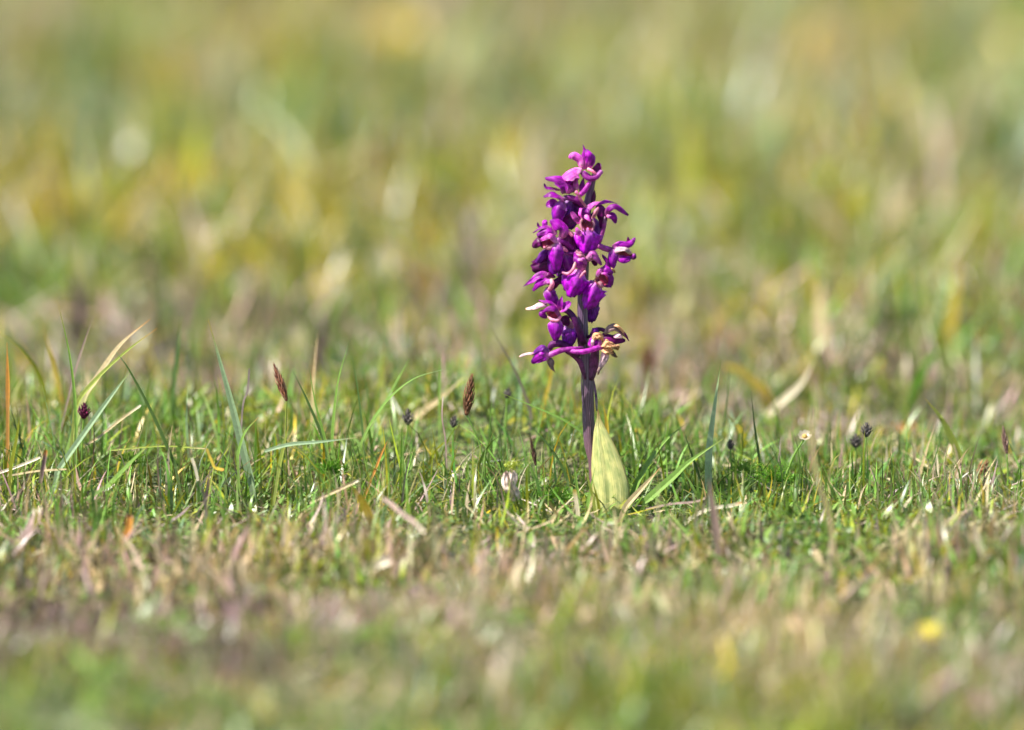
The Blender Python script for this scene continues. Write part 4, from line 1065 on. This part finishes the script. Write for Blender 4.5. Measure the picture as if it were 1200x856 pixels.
gb([(195, 420), (192, 350), (190, 280)], 9, DKG, 'very blurred dark blade high in the left background', DKG, .46)
gb([(1100, 480), (1108, 420), (1118, 350), (1124, 300)], 16, YEL, 'very blurred golden blade high in the right background', YEL, .38)
gb([(690, 240), (560, 330), (548, 270), (535, 240)][1:], 14, BRW, 'very blurred brown stalk in the background left of the flower spike', BRW, .64)
gb([(1020, 330), (1000, 290), (960, 245), (915, 210)], 16, STR, 'very blurred pale straw blade arching across the right background', WTE, .66)
gb([(640, 180), (600, 130), (575, 95)], 26, STR, 'very blurred pale blade high in the background above left of the spike', WTE, 1.15)
gb([(447, 330), (448, 300), (445, 275)], 26, WTE, 'blurred whitish leaf glinting in the middle background left', STR, .62)  # bright blurred highlight, put in as near-white leaf colour
gb([(278, 345), (284, 325), (276, 308)], 24, WTE, 'blurred whitish leaf glinting low in the left background', BLU, .58)  # near-white colour paints the round out-of-focus highlight here
gb([(355, 410), (349, 392), (344, 372)], 22, WTE, 'blurred pale leaf fleck in the lower left background', STR, .42)
gb([(546, 415), (535, 405), (524, 393)], 16, STR, 'blurred straw fleck behind the green tuft', WTE, .36)
gb([(100, 340), (102, 300), (100, 270)], 20, WTE, 'blurred pale leaf upright in the far left background', STR, .62)  # pale colour stands in for an out-of-focus highlight

# straws lying on the turf
GS = 'dry straws lying on the turf'
def straw(pts, w, col, label, dy, dy2=None, tip=None):
    return blade_obj('straw', pts, w, col, tip, dy, dy2, fold=.6, label=label, cat='straw', group=GS, toground=False, mat=M_DRY, prof=lambda t: .9 if t < .95 else .6)


straw([(363, 589), (392, 576), (420, 563)], 4.6, STR, 'short pale straw lying aslant below the green tuft', -.045, -.04, WTE)
straw([(448, 584), (457, 590), (472, 603), (484, 611), (496, 624)], 5.5, PNK, 'blurred pale straw sloping down right toward the foreground', -.10, -.14, WTE)
straw([(-4, 555), (20, 547), (47, 536)], 4, WTE, 'pale straw at the left photo edge, the upper of two', -.01, -.01)
straw([(14, 557), (45, 552), (78, 550)], 3, STR, 'thinner pale straw at the left photo edge, the lower of two', -.02, -.02)
straw([(100, 522), (115, 513), (140, 493), (165, 475)], 3.5, STR, 'pale twig like straw rising right behind the crossed blades', .02, .03, WTE)
straw([(800, 615), (815, 604), (833, 596), (855, 593), (870, 589)], 5.5, WTE, 'curved dead straw with orange tip right of the orchid leaf', -.04, -.04, ORG)
straw([(757, 597), (785, 591), (815, 588), (830, 582)], 3.4, PNK, 'thin pinkish straw lying beside the orchid leaf', -.03, -.03, STR)
straw([(129, 528), (190, 523), (240, 526)], 2.4, LIM, 'thin pale green stalk lying level at the left', .0, .0, STR)
straw([(225, 537), (229, 550), (232, 564)], 5, WTE, 'short white dead leaf standing left of the broad blue green blade', -.03, -.03)
straw([(242, 526), (248, 540), (252, 548), (262, 551)], 5, YEL, 'curled yellow leaf with a white middle by the broad blue green blade', -.028, -.03, ORG)
straw([(280, 560), (284, 480), (290, 458), (292, 432)], 3.4, GRY, 'grey brown dead twig upright right of the broad blue green blade', .012, .012)
straw([(524, 570), (522, 518), (518, 490), (519, 465)], 2.6, PNK, 'pale upright dead twig between the two dark buds left of the catkin spike', .01, .01, WTE)
straw([(47, 567), (50, 550), (54, 528)], 6, BRW, 'short brown dead blade in the left foreground turf', -.03, -.03, ORG)
straw([(20, 640), (40, 612), (44, 595)], 16, PNK, 'blurred broad dead leaf at lower left photo edge', -.09, -.08, WTE)
straw([(143, 640), (150, 620), (152, 603)], 11, ORG, 'blurred rust coloured leaf fleck in the left foreground', -.09, -.09, BRW)
straw([(425, 668), (440, 662), (458, 655)], 14, WTE, 'blurred pale pink leaf fleck in the middle foreground', -.15, -.15, PNK)


# seedheads: a spindle of small scales on a stalk
def scale_head(name, a, b, rpx, cols, dy, label, cat, stalk=None, stalkcol=GRN, rows=7, per=6, stalkw=2.2):
    base = W(stalk[0][0], stalk[0][1], dy) if stalk else W(a[0], a[1], dy)
    g = float(terrain(base[0], base[1])); base = np.array([base[0], base[1], g])
    e = link(name, None, loc=tuple(base)); e.empty_display_size = .005
    tag(e, label, cat)
    A, B = W(a[0], a[1], dy), W(b[0], b[1], dy)
    rpx = rpx * .85
    ax = (B - A); L = np.linalg.norm(ax); ax /= L
    s1 = np.cross(ax, -FW); s1 /= np.linalg.norm(s1); s2 = np.cross(ax, s1)
    r = random.Random(label)
    V, Fc, cl = [], [], []
    dist = (dy + DIST) / DIST
    R = rpx * PX * dist
    # core
    k = 8
    for i in range(7):
        t = i / 6; rr = R * .75 * max(.12, math.sin(math.pi * (.08 + .9 * t) ** .8))
        for j in range(k):
            th = 6.283 * j / k; V.append(A + ax * L * t + (s1 * math.cos(th) + s2 * math.sin(th)) * rr); cl.append(np.array(cols[0]) * .6)
    for i in range(6):
        for j in range(k): Fc.append((i * k + j, i * k + (j + 1) % k, (i + 1) * k + (j + 1) % k, (i + 1) * k + j))
    for i in range(rows):
        t = (i + .3) / rows
        rr = R * max(.2, math.sin(math.pi * (.08 + .9 * t) ** .8))
        for j in range(per):
            th = 6.283 * (j + .5 * (i % 2)) / per + r.uniform(-.2, .2)
            rad = s1 * math.cos(th) + s2 * math.sin(th); tan = -s1 * math.sin(th) + s2 * math.cos(th)
            c0 = A + ax * L * t + rad * rr * .7
            ln = L / rows * 1.9; wd = R * .55
            tipv = c0 + ax * ln + rad * rr * r.uniform(.35, .7)
            n0 = len(V)
            V += [c0 - tan * wd * .5, c0 + rad * rr * .35 + ax * ln * .2, c0 + tan * wd * .5, tipv, c0 + ax * ln * .55 + rad * rr * .55]
            c = np.array(r.choice(cols)) * r.uniform(.75, 1.25); cl += [c * .8, c, c * .8, c * 1.2, c]
            Fc += [(n0, n0 + 1, n0 + 4), (n0 + 1, n0 + 2, n0 + 4), (n0 + 2, n0 + 3, n0 + 4), (n0 + 3, n0, n0 + 4), (n0 + 2, n0 + 1, n0)]
    h = link('head', mesh('head', rebase(V, base), Fc, M_BUD, None, np.clip(np.array(cl), 0, .9), smooth=False), e)
    if stalk:
        pts = [(p[0], p[1], -dy * 1000) for p in stalk]
        V, Fc, uv = tube_geo(pts, [stalkw * .55, stalkw * .45], n=12, k=6)
        if V[:6, 2].min() > g: V[:6, 2] = g
        link('stalk', mesh('stalk', rebase(V, base), Fc, M_HERO, None, np.tile(np.array(stalkcol), (len(V), 1))), e)
    return e


RB = [(.20, .09, .045), (.28, .13, .07), (.13, .06, .035)]
RD = [(.34, .13, .07), (.42, .22, .14), (.2, .07, .05)]
DK = [(.11, .095, .09), (.18, .15, .13), (.07, .06, .06)]
PUR = [(.13, .012, .05), (.08, .01, .04)]
scale_head('sedge_head', (546.5, 487), (552.5, 443), 6.6, RB, .0, 'brown catkin shaped sedge spike standing left of the orchid', 'sedge', [(570, 550), (560, 515), (547, 487)], GRN, rows=9, per=7)
scale_head('sedge_head', (336, 470), (322, 430), 5.2, RD, .006, 'reddish brown leaning sedge spike right of the broad blue green blade', 'sedge', [(336, 545), (335, 500), (336, 468)], LIM, rows=9, per=6)
scale_head('sedge_head', (628, 546), (622.5, 517), 3.2, [(.14, .07, .05), (.08, .04, .03)], -.01, 'small dark brown sedge spike left of the orchid stem foot', 'sedge', [(630, 575), (629, 560), (628, 546)], GRN, rows=7, per=5)
scale_head('flower_bud', (478, 498), (478, 481), 7, DK + [(.3, .25, .2)], .035, 'blackish bristly bud in the grass left of the catkin spike', 'bud', [(470, 540), (476, 515), (478, 498)], GRN)
scale_head('flower_bud', (531, 501), (533, 489), 5.5, DK, .035, 'small grey round bud just left of the catkin spike', 'bud', [(530, 540), (531, 520), (531, 501)], GRN)
scale_head('flower_bud', (594, 467), (596, 456), 5, DK, .05, 'tiny dark bud above and left of the orchid leaf, behind the arching blade', 'bud', [(592, 520), (593, 490), (594, 467)], GRN)
scale_head('flower_bud', (98, 491), (99, 474), 7.5, PUR, .02, 'dark crimson bud in the grass at the far left', 'bud', [(96, 530), (97, 505), (98, 491)], GRN)
scale_head('flower_bud', (1003, 525), (1003, 510), 8, DK, .045, 'lower left one of the two dark round buds on the right', 'bud', [(1004, 560), (1003, 540), (1003, 525)], GRN)
scale_head('flower_bud', (1015.5, 512), (1015.5, 497), 7, DK + [(.16, .14, .15)], .02, 'upper right one of the two dark round buds on the right', 'bud', [(1015, 565), (1013, 535), (1015.5, 512)], GRN)
scale_head('flower_bud', (856, 527), (856, 516), 4.5, DK, .02, 'tiny dark bud right of the tall blue green right hand blade', 'bud', [(858, 560), (857, 545), (856, 527)], GRN)
scale_head('flower_bud', (760, 440), (758, 408), 9, RB, .24, 'blurred brown seedhead just right of the orchid stem in the background', 'seedhead', [(765, 510), (762, 470), (760, 440)], OLV)
scale_head('flower_bud', (923, 655), (923, 644), 6, DK, -.14, 'small dark blurred seed pod in the right foreground turf', 'seed pod', [(925, 690), (924, 670), (923, 655)], OLV)
scale_head('sedge_head', (1180, 532), (1176, 503), 4, [(.25, .14, .12), (.4, .25, .22)], .03, 'pinkish brown spikelet at the right photo edge', 'sedge', [(1182, 575), (1181, 550), (1180, 532)], GRN)
scale_head('flower_bud', (1146, 556), (1156, 543), 7, [(.4, .2, .09), (.3, .12, .07), (.2, .1, .06)], .03, 'crumpled rusty orange seed cluster near the right photo edge', 'seedhead', [(1150, 575), (1148, 565), (1145, 556)], BRW, rows=4, per=6)


# small composite flowers (white bud, yellow flowers) and withered moss topped flower
def disc_flower(name, c, rpx, ncol, ccol, dy, label, cat, stalk, petals=9, tilt=.5, plen=1.0, pw=.5):
    base = W(stalk[0][0], stalk[0][1], dy); g = float(terrain(base[0], base[1])); base = np.array([base[0], base[1], g])
    e = link(name, None, loc=tuple(base)); e.empty_display_size = .005; tag(e, label, cat)
    dist = (dy + DIST) / DIST; R = rpx * PX * dist
    ctr = W(c[0], c[1], dy)
    nrm = np.array([0, -math.sin(tilt), math.cos(tilt)]); a = np.array([1.0, 0, 0]); b = np.cross(nrm, a)
    r = random.Random(label)
    for i in range(petals):
        th = 6.283 * i / petals + r.uniform(-.1, .1)
        d = a * math.cos(th) + b * math.sin(th); s = np.cross(nrm, d)
        V, cl = [], []
        for k, (t, w) in enumerate(((.2, .5), (.5, .95), (.8, 1), (1.0, .5))):
            p = ctr + d * R * t * plen + nrm * R * .35 * (t ** 2)
            for q in (-1, 0, 1):
                V.append(p + s * q * w * R * pw - nrm * abs(q) * R * -.06); cl.append(np.array(ncol) * r.uniform(.85, 1.1))
        Fc = [(k * 3 + j, k * 3 + j + 1, k * 3 + j + 4, k * 3 + j + 3) for k in range(3) for j in range(2)]
        link('petal', mesh('petal', rebase(V, base), Fc, M_HERO, None, np.clip(np.array(cl), 0, .9)), e)
    V, Fc, cl = [], [], []
    for i in range(5):
        ph = i / 4 * 1.5
        for j in range(10):
            th = .6283 * j; rr = R * .36 * math.cos(ph) * (1 + r.uniform(-.1, .1)) + 1e-5
            V.append(ctr + (a * math.cos(th) + b * math.sin(th)) * rr + nrm * (R * .08 + R * .3 * math.sin(ph))); cl.append(np.array(ccol) * r.uniform(.6, 1.2))
    for i in range(4):
        for j in range(10): Fc.append((i * 10 + j, i * 10 + (j + 1) % 10, (i + 1) * 10 + (j + 1) % 10, (i + 1) * 10 + j))
    link('flower_centre', mesh('flower_centre', rebase(V, base), Fc, M_BUD, None, np.array(cl)), e)
    pts = [(p[0], p[1], -dy * 1000) for p in stalk]
    V, Fc, uv = tube_geo(pts, [1.5, 1.2], n=12, k=6)
    if V[:6, 2].min() > g: V[:6, 2] = g
    link('stalk', mesh('stalk', rebase(V, base), Fc, M_HERO, None, np.tile(np.array(GRN), (len(V), 1))), e)
    return e


disc_flower('yellow_flower', (1090, 746), 20, (.80, .70, .06), (.75, .62, .06), -.305, 'blurred yellow flower in the lower right foreground turf', 'flower', [(1088, 800), (1090, 770), (1090, 748)], petals=6, tilt=.35, pw=.55)
disc_flower('yellow_flower', (468, 45), 30, (.60, .42, .03), (.55, .36, .03), 1.70, 'very blurred golden yellow flower high in the left background', 'flower', [(468, 90), (468, 70), (468, 46)], petals=7, tilt=.5, pw=.6)
disc_flower('daisy_bud', (943, 512), 9, (.55, .48, .36), (.5, .33, .10), .012, 'small whitish fading flower bud with yellow crown right of the tall pale blade', 'flower bud', [(918, 566), (930, 535), (943, 514)], petals=8, tilt=.75, plen=.9, pw=.28)


CRW = petal_mat('shrivelled_cream', (.7, .55, .45), (.72, .6, .5), (.7, .5, .42), (.8, .7, .6), vein=.3, rough=.7, trans=.2)


def withered_moss_flower():
    dy = -.028
    base = W(602, 612, dy); base[2] = float(terrain(base[0], base[1]))
    e = link('withered_flower', None, loc=tuple(base)); e.empty_display_size = .005
    tag(e, 'shrivelled cream pink flower remnant with a yellow green top left of the orchid leaf', 'withered flower')
    d = -dy * 1000
    V, Fc, uv = petal_geo([(601, 588, d), (602, 578, d + .8), (594, 566, d + 1), (593, 552, d)], 13, nrm=(-.1, .3, 1), cup=-.5, shape='strap', crumple=.4, ripple=.2, nl=18, nw=11, seed=77)
    link('crumpled_petal', mesh('crumpled_petal', rebase(V, base), Fc, CRW, uv), e)
    V, Fc, uv = petal_geo([(604, 582, d), (600, 572, d + 1), (602, 560, d + 1), (598, 550, d)], 9, nrm=(.4, .2, 1), cup=.4, shape='strap', crumple=.4, ripple=.2, nl=16, nw=9, seed=78)
    link('crumpled_petal', mesh('crumpled_petal', rebase(V, base), Fc, CRW, uv), e)
    r = random.Random(3); V, Fc, cl = [], [], []
    for i in range(320):
        c = W(600 + r.gauss(0, 5.5), 546 + r.gauss(0, 3.2), dy - r.uniform(-.001, .002)); s = .0004 * r.uniform(.7, 1.4)
        n0 = len(V); dv = np.array([r.uniform(-1, 1), r.uniform(-1, 1), r.uniform(-.2, 1.4)]) * s * 1.6
        V += [c - np.array([s * .5, 0, 0]), c + np.array([s * .5, r.uniform(-s, s), 0]), c + dv]; Fc.append((n0, n0 + 1, n0 + 2))
        cc = np.array((.36, .42, .06)) * r.uniform(.6, 1.4); cl += [cc] * 3
    o = link('green_top', mesh('green_top', rebase(V, base), Fc, M_HERO, None, np.clip(np.array(cl), 0, .9), smooth=False), e)


withered_moss_flower()
# cream stub and small yellow blade below the orchid
gb([(677, 615), (677, 600), (673, 574)], 7, WTE, 'short cream stub of dead leaf in front left of the orchid leaf', YEL, -.035, prof=lambda t: .9 if t < .95 else .7)
gb([(644, 622), (648, 607), (662, 590)], 5, STR, 'small straw blade stub left of the cream stub', ORG, -.04)


for k_, (a_, b_, c_, w_, col_, d_, l_) in enumerate([
        (700, 628, [(702, 610), (706, 594)], 5, GRN, -.035, 'short green blade crossing the lower left of the pale orchid leaf'),
        (716, 630, [(714, 612), (709, 597)], 5, OLV, -.04, 'short olive blade crossing the middle foot of the pale orchid leaf'),
        (722, 630, [(726, 612), (733, 598)], 6, STR, -.045, 'short straw blade crossing the lower right of the pale orchid leaf'),
        (738, 626, [(734, 608), (728, 596)], 4.5, GRN, -.03, 'short green blade leaning left over the foot of the pale orchid leaf'),
        (686, 612, [(690, 585), (697, 548)], 4.5, GRN, -.02, 'slim green blade crossing the foot of the orchid stem toward the right'),
        (699, 612, [(694, 580), (683, 540)], 4.5, LIM, -.022, 'bright green blade crossing the foot of the orchid stem toward the left'),
        (704, 616, [(701, 590), (694, 562)], 4, OLV, -.026, 'olive blade between the orchid stem foot and its pale leaf'),
        (678, 612, [(677, 580), (672, 538)], 4, GRN, -.015, 'upright green blade just left of the orchid stem foot'),
        (693, 622, [(690, 604), (684, 588)], 5, LIM, -.03, 'short bright green blade leaning left at the orchid stem foot')]):
    gb([(a_, b_)] + c_, w_, col_, l_, dy=d_)


# ferny low herb with divided leaves right of the orchid
def herb(px, py, dy, label, n=7, size=26, seed=1, col=(.10, .24, .03)):
    r = random.Random(seed)
    base = W(px, py, dy); base[2] = float(terrain(base[0], base[1]))
    e = link('low_herb', None, loc=tuple(base)); e.empty_display_size = .005; tag(e, label, 'herb')
    for i in range(n):
        an = math.pi * (.08 + .84 * (i + r.random() * .5) / n); ln = size * r.uniform(.7, 1.1)
        V, Fc, cl = [], [], []
        N = 8
        for k in range(N):
            t = (k + 1) / N
            cx, cy = px + math.cos(an) * ln * t, py - 6 - math.sin(an) * ln * t * .8 + t * t * 5
            z = dy - .001 - .006 * t * math.sin(i * 2.3)
            for sgn in (-1, 1):
                c = W(cx, cy, z); ql = 6.5 * (1.1 - t * .6)
                tip = W(cx + math.cos(an + sgn * .9) * ql, cy - math.sin(an + sgn * .9) * ql * .9, z - .001 * sgn)
                mid1 = W(cx + math.cos(an + sgn * .5) * ql * .6, cy - math.sin(an + sgn * .5) * ql * .6, z - .0006)
                mid2 = W(cx + math.cos(an + sgn * 1.35) * ql * .55, cy - math.sin(an + sgn * 1.35) * ql * .55, z)
                n0 = len(V); V += [c, mid1, tip, mid2]; Fc += [(n0, n0 + 1, n0 + 2), (n0, n0 + 2, n0 + 3)]
                cc = np.array(col) * r.uniform(.8, 1.3); cl += [cc] * 4
        link('leaf', mesh('leaf', rebase(V, base), Fc, M_HERO, None, np.array(cl), smooth=False), e)


herb(905, 572, .0, 'bright green feathery low herb right of the tall pale blade', seed=2, n=8, size=34)
herb(872, 560, .015, 'smaller feathery green herb beside the dark thin blade', seed=3, n=6, size=28, col=(.13, .24, .05))
herb(650, 592, -.01, 'feathery green herb at the foot of the orchid stem, left side', seed=5, n=7, size=26)
herb(385, 560, .0, 'feathery green herb under the grass tuft left of the orchid', seed=6, n=7, size=28)
herb(150, 548, .0, 'feathery green herb below the crossed blades on the left', seed=8, n=6, size=24, col=(.12, .22, .04))
